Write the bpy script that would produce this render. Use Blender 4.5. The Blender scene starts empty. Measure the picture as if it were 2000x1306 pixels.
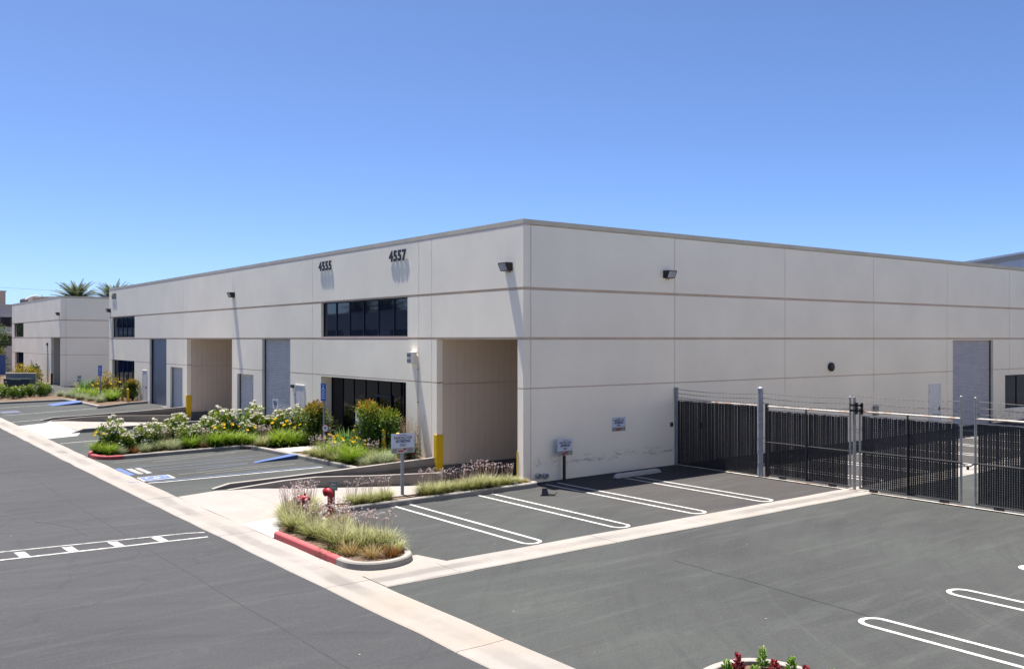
import bpy, bmesh, math, random
from mathutils import Vector, Matrix

scene = bpy.context.scene
col = scene.collection
rnd = random.Random(11)

# ------------------------------------------------------------------ camera
cam_d = bpy.data.cameras.new('camera')
cam = bpy.data.objects.new('camera', cam_d)
col.objects.link(cam)
cam.location = (-17.671, -22.913, 4.524)
cam.rotation_euler = (math.radians(90), 0, math.radians(-36.946))
cam_d.sensor_width = 36.0
cam_d.lens = 32.69
cam_d.shift_y = 0.00425
cam_d.clip_start = 0.1
cam_d.clip_end = 3000
scene.camera = cam

# ------------------------------------------------------------------ sky and sun
SUN = Vector((-0.050, 0.288, 1.0)).normalized()
world = bpy.data.worlds.new('World')
scene.world = world
world.use_nodes = True
wn = world.node_tree
wn.nodes.clear()
sky = wn.nodes.new('ShaderNodeTexSky')
sky.sky_type = 'NISHITA'
sky.sun_disc = False
sky.sun_elevation = math.asin(SUN.z)
sky.sun_rotation = math.atan2(SUN.x, SUN.y)
sky.altitude = 100
sky.air_density = 0.48
sky.dust_density = 0.9
sky.ozone_density = 10.0
bg = wn.nodes.new('ShaderNodeBackground')
bg.inputs['Strength'].default_value = 0.050
wo = wn.nodes.new('ShaderNodeOutputWorld')
wn.links.new(sky.outputs['Color'], bg.inputs['Color'])
wn.links.new(bg.outputs['Background'], wo.inputs['Surface'])

sun_d = bpy.data.lights.new('sun', 'SUN')
sun_d.energy = 3.0
sun_d.angle = math.radians(0.53)
sun_d.color = (1.0, 0.95, 0.88)
sun = bpy.data.objects.new('sun', sun_d)
col.objects.link(sun)
sun.rotation_euler = (-SUN).to_track_quat('-Z', 'Y').to_euler()
sun.location = (0, 0, 60)

vs_ = scene.view_settings
vs_.view_transform = 'Standard'
vs_.look = 'None'
vs_.exposure = 2.18
vs_.gamma = 1.0
vs_.use_curve_mapping = False


# ------------------------------------------------------------------ ground level
def sm(t):
    t = max(0.0, min(1.0, t))
    return t * t * (3 - 2 * t)


def g(u, v):
    """level of the lot: falls gently to the gutters, rises towards the buildings"""
    return 0.009 * max(-26, min(45, u)) + sm((v - 5) / 35) * (0.1 + 0.18 * max(0, min(1, (u + 12) / 12)))


# ------------------------------------------------------------------ materials
def nodes_of(name):
    m = bpy.data.materials.new(name)
    m.use_nodes = True
    nt = m.node_tree
    b = nt.nodes['Principled BSDF']
    return m, nt, b


def mk(nt, kind, **kw):
    n = nt.nodes.new(kind)
    for k, v in kw.items():
        if k in n.inputs:
            n.inputs[k].default_value = v
        else:
            setattr(n, k, v)
    return n


def rgb(c):
    return (c[0], c[1], c[2], 1.0)


def ramp(nt, fac, p0, c0, p1, c1):
    r = nt.nodes.new('ShaderNodeValToRGB')
    r.color_ramp.elements[0].position = p0
    r.color_ramp.elements[0].color = rgb(c0) if len(c0) == 3 else c0
    r.color_ramp.elements[1].position = p1
    r.color_ramp.elements[1].color = rgb(c1) if len(c1) == 3 else c1
    nt.links.new(fac, r.inputs[0])
    return r.outputs[0]


def mixc(nt, fac, a, b, mode='MIX'):
    n = nt.nodes.new('ShaderNodeMix')
    n.data_type = 'RGBA'
    n.blend_type = mode
    for sock, val in ((n.inputs[0], fac), (n.inputs[6], a), (n.inputs[7], b)):
        if hasattr(val, 'is_linked'):
            nt.links.new(val, sock)
        elif isinstance(val, (int, float)):
            sock.default_value = val
        else:
            sock.default_value = rgb(val)
    return n.outputs[2]


def pos(nt, scale=(1, 1, 1), rot=0.0):
    tc = nt.nodes.new('ShaderNodeTexCoord')
    mp = nt.nodes.new('ShaderNodeMapping')
    mp.inputs['Scale'].default_value = scale
    mp.inputs['Rotation'].default_value = (0, 0, rot)
    nt.links.new(tc.outputs['Object'], mp.inputs['Vector'])
    return mp.outputs['Vector']


def nz(nt, vec, scale, detail=4, rough=0.6, dist=0.0):
    n = mk(nt, 'ShaderNodeTexNoise', Scale=scale, Detail=detail, Roughness=rough, Distortion=dist)
    nt.links.new(vec, n.inputs['Vector'])
    return n.outputs['Fac']


def bump(nt, b, h, strength, dist=0.02):
    n = mk(nt, 'ShaderNodeBump', Strength=strength, Distance=dist)
    nt.links.new(h, n.inputs['Height'])
    nt.links.new(n.outputs['Normal'], b.inputs['Normal'])


def sc(c, k):
    return tuple(min(1, x * k) for x in c)


def plain(name, c, rough=0.6, var=0.12, scale=4.0, metal=0.0, spec=0.4, bmp=0.0, bscale=60):
    m, nt, b = nodes_of(name)
    v = pos(nt)
    f = nz(nt, v, scale, 5)
    nt.links.new(ramp(nt, f, 0.3, sc(c, 1 - var), 0.7, sc(c, 1 + var)), b.inputs['Base Color'])
    b.inputs['Roughness'].default_value = rough
    b.inputs['Metallic'].default_value = metal
    b.inputs['Specular IOR Level'].default_value = spec
    if bmp:
        bump(nt, b, nz(nt, v, bscale, 3), bmp, 0.01)
    return m


def wall_paint(name, c):
    m, nt, b = nodes_of(name)
    v = pos(nt)
    big = nz(nt, v, 0.35, 4, 0.55)
    c1 = ramp(nt, big, 0.35, sc(c, 0.94), 0.68, sc(c, 1.04))
    vs = pos(nt, (6, 6, 0.5))
    st = nz(nt, vs, 1.0, 5, 0.65)
    c2 = mixc(nt, ramp(nt, st, 0.60, (0, 0, 0), 0.85, (0.22, 0.22, 0.22)), c1, sc(c, 0.82))
    fine = nz(nt, v, 55, 3)
    c3 = mixc(nt, ramp(nt, fine, 0.35, (0.10, 0.10, 0.10), 0.65, (0, 0, 0)), c2, sc(c, 0.75))
    nt.links.new(c3, b.inputs['Base Color'])
    b.inputs['Roughness'].default_value = 0.85
    b.inputs['Specular IOR Level'].default_value = 0.25
    bump(nt, b, nz(nt, v, 40, 4), 0.35, 0.01)
    return m


def dirty_wall(name, c):
    """side wall: same paint with bumper scuffs and a rain-splash band of its own low down"""
    m, nt, b = nodes_of(name)
    v = pos(nt)
    big = nz(nt, v, 0.35, 4, 0.55)
    c1 = ramp(nt, big, 0.35, sc(c, 0.95), 0.68, sc(c, 1.04))
    sep = nt.nodes.new('ShaderNodeSeparateXYZ')
    nt.links.new(v, sep.inputs[0])
    # scuff band at bumper height, broken up by noise
    a = mk(nt, 'ShaderNodeMath', operation='SUBTRACT')
    nt.links.new(sep.outputs['Z'], a.inputs[0])
    a.inputs[1].default_value = 0.62
    ab = mk(nt, 'ShaderNodeMath', operation='ABSOLUTE')
    nt.links.new(a.outputs[0], ab.inputs[0])
    band = ramp(nt, ab.outputs[0], 0.04, (1, 1, 1), 0.20, (0, 0, 0))
    nn = ramp(nt, nz(nt, pos(nt, (1.6, 1.6, 5)), 1.3, 6, 0.75), 0.50, (0, 0, 0), 0.62, (1, 1, 1))
    sx = ramp(nt, sep.outputs['X'], 0.0, (1, 1, 1), 1.0, (1, 1, 1))
    fac = mixc(nt, 1.0, band, nn, 'MULTIPLY')
    fac = mixc(nt, 1.0, fac, (0.75, 0.75, 0.75), 'MULTIPLY')
    c2 = mixc(nt, fac, c1, (0.28, 0.26, 0.24))
    fine = nz(nt, v, 55, 3)
    c3 = mixc(nt, ramp(nt, fine, 0.35, (0.10, 0.10, 0.10), 0.65, (0, 0, 0)), c2, sc(c, 0.75))
    nt.links.new(c3, b.inputs['Base Color'])
    b.inputs['Roughness'].default_value = 0.85
    b.inputs['Specular IOR Level'].default_value = 0.25
    bump(nt, b, nz(nt, v, 40, 4), 0.35, 0.01)
    return m


def asphalt(name, ca, cb, streak_rot, stain=0.5, cracks=False, lot=False):
    m, nt, b = nodes_of(name)
    v = pos(nt)
    c1 = ramp(nt, nz(nt, v, 0.16, 5, 0.6), 0.36, ca, 0.66, cb)
    sep = nt.nodes.new('ShaderNodeSeparateXYZ')
    nt.links.new(v, sep.inputs[0])
    if lot:
        # the stalls by the side wall keep an older, browner seal coat
        wob = mk(nt, 'ShaderNodeMath', operation='MULTIPLY_ADD')
        nt.links.new(nz(nt, v, 0.4, 4), wob.inputs[0])
        wob.inputs[1].default_value = 5.0
        nt.links.new(sep.outputs['X'], wob.inputs[2])
        mu = mk(nt, 'ShaderNodeMapRange')
        mu.inputs['From Min'].default_value = 0.0
        mu.inputs['From Max'].default_value = 4.5
        nt.links.new(wob.outputs[0], mu.inputs['Value'])
        mv = mk(nt, 'ShaderNodeMapRange')
        mv.inputs['From Min'].default_value = -7.3
        mv.inputs['From Max'].default_value = -7.2
        nt.links.new(sep.outputs['Y'], mv.inputs['Value'])
        mm = mk(nt, 'ShaderNodeMath', operation='MULTIPLY')
        nt.links.new(mu.outputs[0], mm.inputs[0])
        nt.links.new(mv.outputs[0], mm.inputs[1])
        c1 = mixc(nt, mm.outputs[0], c1, (0.052, 0.046, 0.0455))
    # curved tyre scrub marks round the turning area
    cv = nt.nodes.new('ShaderNodeVectorMath')
    cv.operation = 'SUBTRACT'
    nt.links.new(v, cv.inputs[0])
    cv.inputs[1].default_value = (9.0, -24.0, 0) if lot else (-24.0, -26.0, 0)
    ln = nt.nodes.new('ShaderNodeVectorMath')
    ln.operation = 'LENGTH'
    nt.links.new(cv.outputs[0], ln.inputs[0])
    sp = nt.nodes.new('ShaderNodeSeparateXYZ')
    nt.links.new(cv.outputs[0], sp.inputs[0])
    an = mk(nt, 'ShaderNodeMath', operation='ARCTAN2')
    nt.links.new(sp.outputs['Y'], an.inputs[0])
    nt.links.new(sp.outputs['X'], an.inputs[1])
    cb2 = nt.nodes.new('ShaderNodeCombineXYZ')
    nt.links.new(ln.outputs['Value'], cb2.inputs[0])
    nt.links.new(an.outputs[0], cb2.inputs[1])
    arc = nz(nt, cb2.outputs[0], 1.7, 8, 0.7, 0.3)
    c1 = mixc(nt, ramp(nt, arc, 0.52, (0, 0, 0), 0.70, (0.5, 0.5, 0.5)), c1, sc(ca, 0.72))
    c1 = mixc(nt, ramp(nt, arc, 0.30, (0.4, 0.4, 0.4), 0.42, (0, 0, 0)), c1, sc(cb, 1.3))
    # sweeping brush / tyre streaks
    s = nz(nt, pos(nt, (0.25, 2.2, 1), streak_rot), 1.0, 9, 0.72, 0.8)
    c2 = mixc(nt, ramp(nt, s, 0.50, (0, 0, 0), 0.78, (0.5, 0.5, 0.5)), c1, sc(cb, 1.6))
    s2 = nz(nt, pos(nt, (0.3, 1.6, 1), streak_rot + 1.2), 0.8, 5, 0.6, 1.2)
    c3 = mixc(nt, ramp(nt, s2, 0.55, (0, 0, 0), 0.78, (stain, stain, stain)), c2, sc(ca, 0.62))
    # dusty pale blots
    d = nz(nt, v, 0.9, 6, 0.7, 0.8)
    c4 = mixc(nt, ramp(nt, d, 0.60, (0, 0, 0), 0.80, (0.35, 0.35, 0.35)), c3, (0.10, 0.098, 0.094))
    # rusty and oily blots of their own shape
    o1 = nz(nt, v, 0.55, 4, 0.6, 0.4)
    c4 = mixc(nt, ramp(nt, o1, 0.66, (0, 0, 0), 0.76, (0.35, 0.35, 0.35)), c4, (0.075, 0.052, 0.046))
    o2 = nz(nt, pos(nt, (1, 1, 1), 0.7), 0.75, 5, 0.65, 0.3)
    c4 = mixc(nt, ramp(nt, o2, 0.67, (0, 0, 0), 0.74, (0.5, 0.5, 0.5)), c4, sc(ca, 0.55))
    # aggregate
    f = nz(nt, v, 90, 2, 0.7)
    c5 = mixc(nt, ramp(nt, f, 0.3, (0.5, 0.5, 0.5), 0.7, (0, 0, 0)), c4, sc(ca, 0.5))
    f2 = nz(nt, v, 26, 3, 0.8)
    c5 = mixc(nt, ramp(nt, f2, 0.36, (0.30, 0.30, 0.30), 0.5, (0, 0, 0)), c5, sc(ca, 0.55))
    c5 = mixc(nt, ramp(nt, f2, 0.56, (0, 0, 0), 0.72, (0.30, 0.30, 0.30)), c5, sc(cb, 1.7))
    vo = mk(nt, 'ShaderNodeTexVoronoi', Scale=1.3)
    nt.links.new(v, vo.inputs['Vector'])
    c6 = mixc(nt, ramp(nt, vo.outputs['Distance'], 0.012, (0.8, 0.8, 0.8), 0.022, (0, 0, 0)), c5, (0.35, 0.34, 0.32))
    if cracks:
        ve = mk(nt, 'ShaderNodeTexVoronoi', Scale=0.10)
        ve.feature = 'DISTANCE_TO_EDGE'
        wv = mk(nt, 'ShaderNodeTexNoise', Scale=0.9, Detail=4.0)
        nt.links.new(v, wv.inputs['Vector'])
        ad = nt.nodes.new('ShaderNodeVectorMath')
        ad.operation = 'ADD'
        nt.links.new(v, ad.inputs[0])
        nt.links.new(wv.outputs['Color'], ad.inputs[1])
        nt.links.new(ad.outputs[0], ve.inputs['Vector'])
        c6 = mixc(nt, ramp(nt, ve.outputs['Distance'], 0.0, (0.28, 0.28, 0.28), 0.003, (0, 0, 0)), c6, sc(ca, 0.55))
    nt.links.new(c6, b.inputs['Base Color'])
    b.inputs['Roughness'].default_value = 0.9
    b.inputs['Specular IOR Level'].default_value = 0.2
    bump(nt, b, f, 0.4, 0.006)
    return m


def concrete(name, c, stripe=None, rust=0.0, var=0.10):
    """stripe = (axis, centre, half width): a water stain along a gutter's valley"""
    m, nt, b = nodes_of(name)
    v = pos(nt)
    c1 = ramp(nt, nz(nt, v, 0.8, 6, 0.65), 0.3, sc(c, 1 - var), 0.7, sc(c, 1 + var))
    c1 = mixc(nt, ramp(nt, nz(nt, v, 14, 4), 0.4, (0.18, 0.18, 0.18), 0.62, (0, 0, 0)), c1, sc(c, 0.7))
    if rust:
        r = ramp(nt, nz(nt, v, 0.28, 3), 0.5, (0, 0, 0), 0.72, (rust, rust, rust))
        c1 = mixc(nt, r, c1, (c[0] * 0.98, c[1] * 0.80, c[2] * 0.52))
    if stripe:
        ax, cen, hw = stripe
        sep = nt.nodes.new('ShaderNodeSeparateXYZ')
        nt.links.new(v, sep.inputs[0])
        wob = nz(nt, v, 0.5, 4)
        a = mk(nt, 'ShaderNodeMath', operation='SUBTRACT')
        nt.links.new(sep.outputs[ax], a.inputs[0])
        a.inputs[1].default_value = cen
        w = mk(nt, 'ShaderNodeMath', operation='MULTIPLY_ADD')
        nt.links.new(wob, w.inputs[0])
        w.inputs[1].default_value = 0.35
        w.inputs[2].default_value = -0.175
        a2 = mk(nt, 'ShaderNodeMath', operation='ADD')
        nt.links.new(a.outputs[0], a2.inputs[0])
        nt.links.new(w.outputs[0], a2.inputs[1])
        ab = mk(nt, 'ShaderNodeMath', operation='ABSOLUTE')
        nt.links.new(a2.outputs[0], ab.inputs[0])
        fac = ramp(nt, ab.outputs[0], hw * 0.5, (0.85, 0.85, 0.85), hw, (0, 0, 0))
        brk = ramp(nt, nz(nt, v, 0.35, 4, 0.6), 0.38, (0, 0, 0), 0.62, (1, 1, 1))
        fac = mixc(nt, 1.0, fac, brk, 'MULTIPLY')
        c1 = mixc(nt, fac, c1, sc(c, 0.62))
    nt.links.new(c1, b.inputs['Base Color'])
    b.inputs['Roughness'].default_value = 0.9
    b.inputs['Specular IOR Level'].default_value = 0.2
    bump(nt, b, nz(nt, v, 50, 4), 0.3, 0.006)
    return m


def worn_paint(name, c, wear_lo=0.62, wear_hi=0.75, under=(0.05, 0.052, 0.052)):
    m, nt, b = nodes_of(name)
    v = pos(nt)
    w = ramp(nt, nz(nt, v, 5, 7, 0.75), wear_lo, (0, 0, 0), wear_hi, (0.85, 0.85, 0.85))
    c1 = ramp(nt, nz(nt, v, 1.2, 4), 0.3, sc(c, 0.86), 0.7, c)
    nt.links.new(mixc(nt, w, c1, under), b.inputs['Base Color'])
    b.inputs['Roughness'].default_value = 0.75
    return m


def leaf(name, stops, zlo=0.0, zhi=1.0, rand=0.45, trans=0.35):
    """leaf colour by height on the plant (young growth on top) and by leaf"""
    m = bpy.data.materials.new(name)
    m.use_nodes = True
    nt = m.node_tree
    b = nt.nodes['Principled BSDF']
    out = nt.nodes['Material Output']
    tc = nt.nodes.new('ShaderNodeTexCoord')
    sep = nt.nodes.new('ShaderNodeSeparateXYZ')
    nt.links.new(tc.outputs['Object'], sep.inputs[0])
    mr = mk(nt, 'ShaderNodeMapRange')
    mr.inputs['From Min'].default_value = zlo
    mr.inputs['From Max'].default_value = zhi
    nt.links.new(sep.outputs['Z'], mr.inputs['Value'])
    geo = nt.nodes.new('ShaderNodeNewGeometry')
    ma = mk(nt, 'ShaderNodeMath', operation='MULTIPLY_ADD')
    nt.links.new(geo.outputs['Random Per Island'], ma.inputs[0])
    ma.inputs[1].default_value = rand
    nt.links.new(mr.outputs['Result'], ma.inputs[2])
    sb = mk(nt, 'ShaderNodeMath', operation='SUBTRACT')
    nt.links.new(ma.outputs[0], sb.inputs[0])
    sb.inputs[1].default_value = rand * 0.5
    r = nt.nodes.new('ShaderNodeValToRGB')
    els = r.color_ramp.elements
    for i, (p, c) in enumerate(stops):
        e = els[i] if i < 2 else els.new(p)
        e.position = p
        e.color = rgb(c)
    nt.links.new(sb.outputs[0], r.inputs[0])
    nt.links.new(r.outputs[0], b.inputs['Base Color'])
    b.inputs['Roughness'].default_value = 0.55
    b.inputs['Specular IOR Level'].default_value = 0.3
    tr = nt.nodes.new('ShaderNodeBsdfTranslucent')
    nt.links.new(r.outputs[0], tr.inputs['Color'])
    ms = nt.nodes.new('ShaderNodeMixShader')
    ms.inputs[0].default_value = trans
    nt.links.new(b.outputs[0], ms.inputs[1])
    nt.links.new(tr.outputs[0], ms.inputs[2])
    nt.links.new(ms.outputs[0], out.inputs['Surface'])
    return m


def glass_mat(name, c=(0.010, 0.015, 0.030), rough=0.03):
    m, nt, b = nodes_of(name)
    v = pos(nt)
    nt.links.new(ramp(nt, nz(nt, v, 0.7, 2), 0.3, sc(c, 0.8), 0.7, sc(c, 1.2)), b.inputs['Base Color'])
    b.inputs['Roughness'].default_value = rough
    b.inputs['IOR'].default_value = 1.5
    b.inputs['Specular IOR Level'].default_value = 0.5
    bump(nt, b, nz(nt, v, 0.8, 2), 0.05, 0.03)
    return m


MAT = {}
WALLC = (0.92, 0.835, 0.68)
MAT['wall'] = wall_paint('wall_paint', WALLC)
MAT['wall_side'] = dirty_wall('wall_paint_side', (0.92, 0.835, 0.685))
MAT['reveal'] = plain('reveal_paint', (0.54, 0.41, 0.30), 0.85, 0.12, 1.0)
MAT['coping'] = plain('coping_paint', (0.54, 0.48, 0.37), 0.6, 0.10, 1.0)
MAT['pink'] = plain('flashing_paint', (0.60, 0.44, 0.38), 0.7, 0.10, 2.0)
MAT['roof'] = plain('roof_membrane', (0.45, 0.44, 0.42), 0.9)
MAT['board'] = wall_paint('siding_paint', (0.64, 0.54, 0.43))
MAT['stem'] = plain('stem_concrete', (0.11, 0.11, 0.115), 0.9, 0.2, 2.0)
MAT['glass'] = glass_mat('window_glass')
MAT['glass_dark'] = glass_mat('entry_glass', (0.003, 0.004, 0.006), 0.04)
MAT['glass_dark'].node_tree.nodes['Principled BSDF'].inputs['Specular IOR Level'].default_value = 0.22
MAT['frame'] = plain('window_frame_metal', (0.012, 0.016, 0.028), 0.45, 0.1, 5, 0.3)
MAT['roll'] = plain('roll_door_paint', (0.57, 0.54, 0.50), 0.5, 0.08, 2)
MAT['roll_blue'] = plain('roll_door_blue', (0.44, 0.43, 0.46), 0.45, 0.08, 2)
MAT['steel_door'] = plain('steel_door_blue', (0.17, 0.19, 0.24), 0.4, 0.10, 0.8, 0.3)
MAT['door_grey'] = plain('steel_door_grey', (0.55, 0.53, 0.53), 0.5, 0.06, 2)
MAT['door_white'] = plain('steel_door_white', (0.66, 0.65, 0.65), 0.5, 0.06, 2)
MAT['asphalt'] = asphalt('asphalt_lot', (0.040, 0.0415, 0.0415), (0.060, 0.065, 0.0615), 0.35, 0.4, False, True)
MAT['road'] = asphalt('asphalt_road', (0.043, 0.0435, 0.0465), (0.054, 0.054, 0.057), 1.45, 0.5, True)
MAT['gutter_v'] = concrete('gutter_concrete', (0.235, 0.216, 0.20), ('X', -9.65, 0.22), 0.3)
MAT['gutter_u'] = concrete('gutter_concrete_branch', (0.235, 0.217, 0.20), ('Y', -7.25, 0.22), 0.25)
MAT['apron'] = concrete('apron_concrete', (0.24, 0.22, 0.204), None, 0.1)
MAT['patch'] = concrete('new_concrete', (0.30, 0.29, 0.278), None, 0.0, 0.05)
MAT['kerb'] = concrete('kerb_concrete', (0.24, 0.225, 0.205), None, 0.0, 0.18)
MAT['kerb_red'] = worn_paint('kerb_red_paint', (0.33, 0.055, 0.06), 0.66, 0.82, (0.25, 0.2, 0.18))
MAT['retain'] = concrete('retaining_concrete', (0.21, 0.19, 0.17), None, 0.1, 0.2)
MAT['walk'] = concrete('walk_concrete', (0.30, 0.275, 0.25))
MAT['white_line'] = worn_paint('line_paint_white', (0.46, 0.445, 0.42), 0.48, 0.76)
MAT['white_old'] = worn_paint('line_paint_old', (0.40, 0.39, 0.38), 0.45, 0.68)
MAT['ghost'] = worn_paint('line_paint_faded', (0.085, 0.086, 0.084), 0.42, 0.56)
MAT['blue_paint'] = worn_paint('blue_paint', (0.045, 0.09, 0.25), 0.50, 0.72)
MAT['blue_ramp'] = worn_paint('blue_ramp_paint', (0.035, 0.075, 0.21), 0.55, 0.8)
MAT['tar'] = plain('tar', (0.022, 0.022, 0.024), 0.8, 0.3, 6)
MAT['blue_old'] = worn_paint('blue_paint_faded', (0.055, 0.07, 0.15), 0.40, 0.56)
MAT['yellow'] = plain('safety_yellow', (0.62, 0.40, 0.01), 0.5, 0.10, 3)
MAT['soil'] = plain('bed_soil', (0.105, 0.073, 0.052), 0.95, 0.5, 9, 0, 0.1, 0.9, 18)
MAT['steel'] = plain('galvanised_steel', (0.25, 0.255, 0.26), 0.5, 0.15, 6, 0.5)
MAT['post_blue'] = plain('painted_post', (0.25, 0.27, 0.31), 0.5, 0.15, 5, 0.2)
MAT['dark_metal'] = plain('dark_metal', (0.022, 0.022, 0.026), 0.5, 0.2, 6, 0.2)
MAT['bronze'] = plain('bronze_paint', (0.03, 0.027, 0.027), 0.45, 0.2, 6, 0.2)
MAT['lens'] = glass_mat('lamp_lens', (0.30, 0.33, 0.37), 0.15)
MAT['slat'] = plain('fence_slat_plastic', (0.012, 0.0125, 0.016), 0.45, 0.4, 8)
MAT['wire'] = plain('fence_wire', (0.045, 0.045, 0.05), 0.6, 0.2, 20, 0.2)
MAT['sign'] = plain('sign_face', (0.56, 0.59, 0.68), 0.4, 0.04, 4)
MAT['sign_back'] = plain('sign_grey', (0.22, 0.22, 0.20), 0.5, 0.15, 6)
MAT['sign_pale'] = plain('sign_panel', (0.42, 0.40, 0.36), 0.5, 0.10, 6)
MAT['ink'] = plain('sign_ink', (0.03, 0.03, 0.04), 0.6, 0.1)
MAT['ink_blue'] = plain('sign_ink_blue', (0.02, 0.035, 0.11), 0.6, 0.1)
MAT['red'] = plain('sign_red', (0.42, 0.02, 0.03), 0.5, 0.1)
MAT['blue_sign'] = plain('sign_blue', (0.015, 0.10, 0.42), 0.4, 0.06)
MAT['white'] = plain('sign_white', (0.75, 0.76, 0.78), 0.5, 0.04)
MAT['hydrant'] = plain('valve_red', (0.27, 0.008, 0.018), 0.5, 0.2, 12)
MAT['numeral'] = plain('numeral_paint', (0.012, 0.018, 0.035), 0.5, 0.15, 8)
MAT['cream'] = plain('box_cream', (0.66, 0.63, 0.58), 0.5, 0.05, 8)
MAT['green_box'] = plain('transformer_green', (0.015, 0.035, 0.04), 0.5, 0.12, 2)
MAT['grey_wall'] = plain('grey_block', (0.20, 0.205, 0.20), 0.8, 0.1, 2)
MAT['trunk'] = plain('palm_trunk', (0.16, 0.11, 0.07), 0.9, 0.4, 8, 0, 0.2, 0.8, 12)
MAT['stem_brown'] = plain('stem_brown', (0.10, 0.07, 0.04), 0.8, 0.3, 8)
MAT['siding'] = plain('metal_siding', (0.62, 0.64, 0.70), 0.5, 0.05, 0.5)
MAT['tan'] = plain('tan_stucco', (0.50, 0.36, 0.29), 0.85, 0.08, 0.5)
MAT['pale_far'] = plain('pale_stucco', (0.52, 0.51, 0.49), 0.85, 0.08, 0.5)
MAT['tarp'] = plain('blue_tarp', (0.01, 0.05, 0.22), 0.5, 0.2, 1)
MAT['stone'] = plain('pale_stone', (0.5, 0.44, 0.38), 0.9, 0.2, 8)

m_, nt_, b_ = nodes_of('rusty_white_rail')
v_ = pos(nt_)
nt_.links.new(ramp(nt_, nz(nt_, v_, 3.0, 6, 0.7), 0.50, (0.50, 0.47, 0.43), 0.66, (0.34, 0.15, 0.06)), b_.inputs['Base Color'])
b_.inputs['Roughness'].default_value = 0.8
MAT['rust'] = m_

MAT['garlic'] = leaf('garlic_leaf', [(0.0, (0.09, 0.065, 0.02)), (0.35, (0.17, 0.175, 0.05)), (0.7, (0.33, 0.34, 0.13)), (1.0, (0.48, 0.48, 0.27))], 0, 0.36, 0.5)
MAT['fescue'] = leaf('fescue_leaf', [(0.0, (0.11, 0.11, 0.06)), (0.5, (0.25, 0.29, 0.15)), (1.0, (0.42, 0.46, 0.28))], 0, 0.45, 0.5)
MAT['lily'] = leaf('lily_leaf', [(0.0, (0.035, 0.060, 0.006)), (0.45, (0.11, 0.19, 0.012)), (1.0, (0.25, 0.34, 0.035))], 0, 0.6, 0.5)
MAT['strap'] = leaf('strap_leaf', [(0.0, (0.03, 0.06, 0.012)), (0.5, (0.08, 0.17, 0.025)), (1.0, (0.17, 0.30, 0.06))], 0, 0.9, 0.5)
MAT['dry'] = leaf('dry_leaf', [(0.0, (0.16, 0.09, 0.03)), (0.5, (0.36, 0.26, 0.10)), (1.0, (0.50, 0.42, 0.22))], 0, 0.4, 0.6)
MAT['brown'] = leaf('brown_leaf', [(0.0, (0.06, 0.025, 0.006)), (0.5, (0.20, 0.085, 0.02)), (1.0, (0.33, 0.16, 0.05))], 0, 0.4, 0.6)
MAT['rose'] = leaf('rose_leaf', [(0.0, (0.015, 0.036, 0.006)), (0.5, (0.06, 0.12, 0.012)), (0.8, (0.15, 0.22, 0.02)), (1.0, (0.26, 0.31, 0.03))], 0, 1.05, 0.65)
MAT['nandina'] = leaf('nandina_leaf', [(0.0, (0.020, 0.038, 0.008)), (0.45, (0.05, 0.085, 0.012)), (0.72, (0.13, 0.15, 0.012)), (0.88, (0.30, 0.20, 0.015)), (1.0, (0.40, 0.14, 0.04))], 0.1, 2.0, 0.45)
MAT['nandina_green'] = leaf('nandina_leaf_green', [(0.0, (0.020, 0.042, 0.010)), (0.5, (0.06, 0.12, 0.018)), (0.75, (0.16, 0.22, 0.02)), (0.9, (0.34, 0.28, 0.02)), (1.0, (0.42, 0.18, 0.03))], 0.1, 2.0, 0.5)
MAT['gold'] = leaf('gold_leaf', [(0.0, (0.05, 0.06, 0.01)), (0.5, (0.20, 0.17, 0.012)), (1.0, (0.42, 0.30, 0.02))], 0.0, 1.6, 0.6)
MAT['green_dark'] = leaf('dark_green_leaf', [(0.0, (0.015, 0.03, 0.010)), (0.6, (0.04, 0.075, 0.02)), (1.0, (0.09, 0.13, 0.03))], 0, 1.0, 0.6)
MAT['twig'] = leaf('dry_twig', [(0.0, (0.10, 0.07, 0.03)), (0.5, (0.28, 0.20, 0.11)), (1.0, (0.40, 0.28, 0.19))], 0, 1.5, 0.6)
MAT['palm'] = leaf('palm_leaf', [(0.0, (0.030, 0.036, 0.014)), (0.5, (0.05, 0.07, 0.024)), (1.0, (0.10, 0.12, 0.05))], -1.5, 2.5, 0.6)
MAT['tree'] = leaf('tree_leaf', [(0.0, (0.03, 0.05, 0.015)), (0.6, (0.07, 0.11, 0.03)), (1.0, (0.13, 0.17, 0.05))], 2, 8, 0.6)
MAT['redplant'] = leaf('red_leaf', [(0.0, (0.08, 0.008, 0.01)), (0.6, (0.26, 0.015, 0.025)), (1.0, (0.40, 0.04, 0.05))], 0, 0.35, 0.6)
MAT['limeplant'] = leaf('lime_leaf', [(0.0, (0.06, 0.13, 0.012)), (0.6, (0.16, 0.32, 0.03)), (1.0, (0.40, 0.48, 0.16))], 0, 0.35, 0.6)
MAT['lilac'] = leaf('lilac_flower', [(0.0, (0.48, 0.27, 0.22)), (0.45, (0.64, 0.44, 0.41)), (0.7, (0.68, 0.58, 0.61)), (1.0, (0.76, 0.80, 0.85))], -10, 10, 1.0, 0.2)
MAT['stalk'] = plain('flower_stalk', (0.46, 0.33, 0.24), 0.8, 0.2)
MAT['whiteflower'] = leaf('white_petal', [(0.0, (0.52, 0.48, 0.36)), (0.5, (0.70, 0.67, 0.58)), (1.0, (0.80, 0.79, 0.74))], -10, 10, 1.0, 0.3)
MAT['yellowflower'] = leaf('yellow_petal', [(0.0, (0.62, 0.34, 0.01)), (1.0, (0.78, 0.56, 0.015))], -10, 10, 1.0, 0.3)


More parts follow.
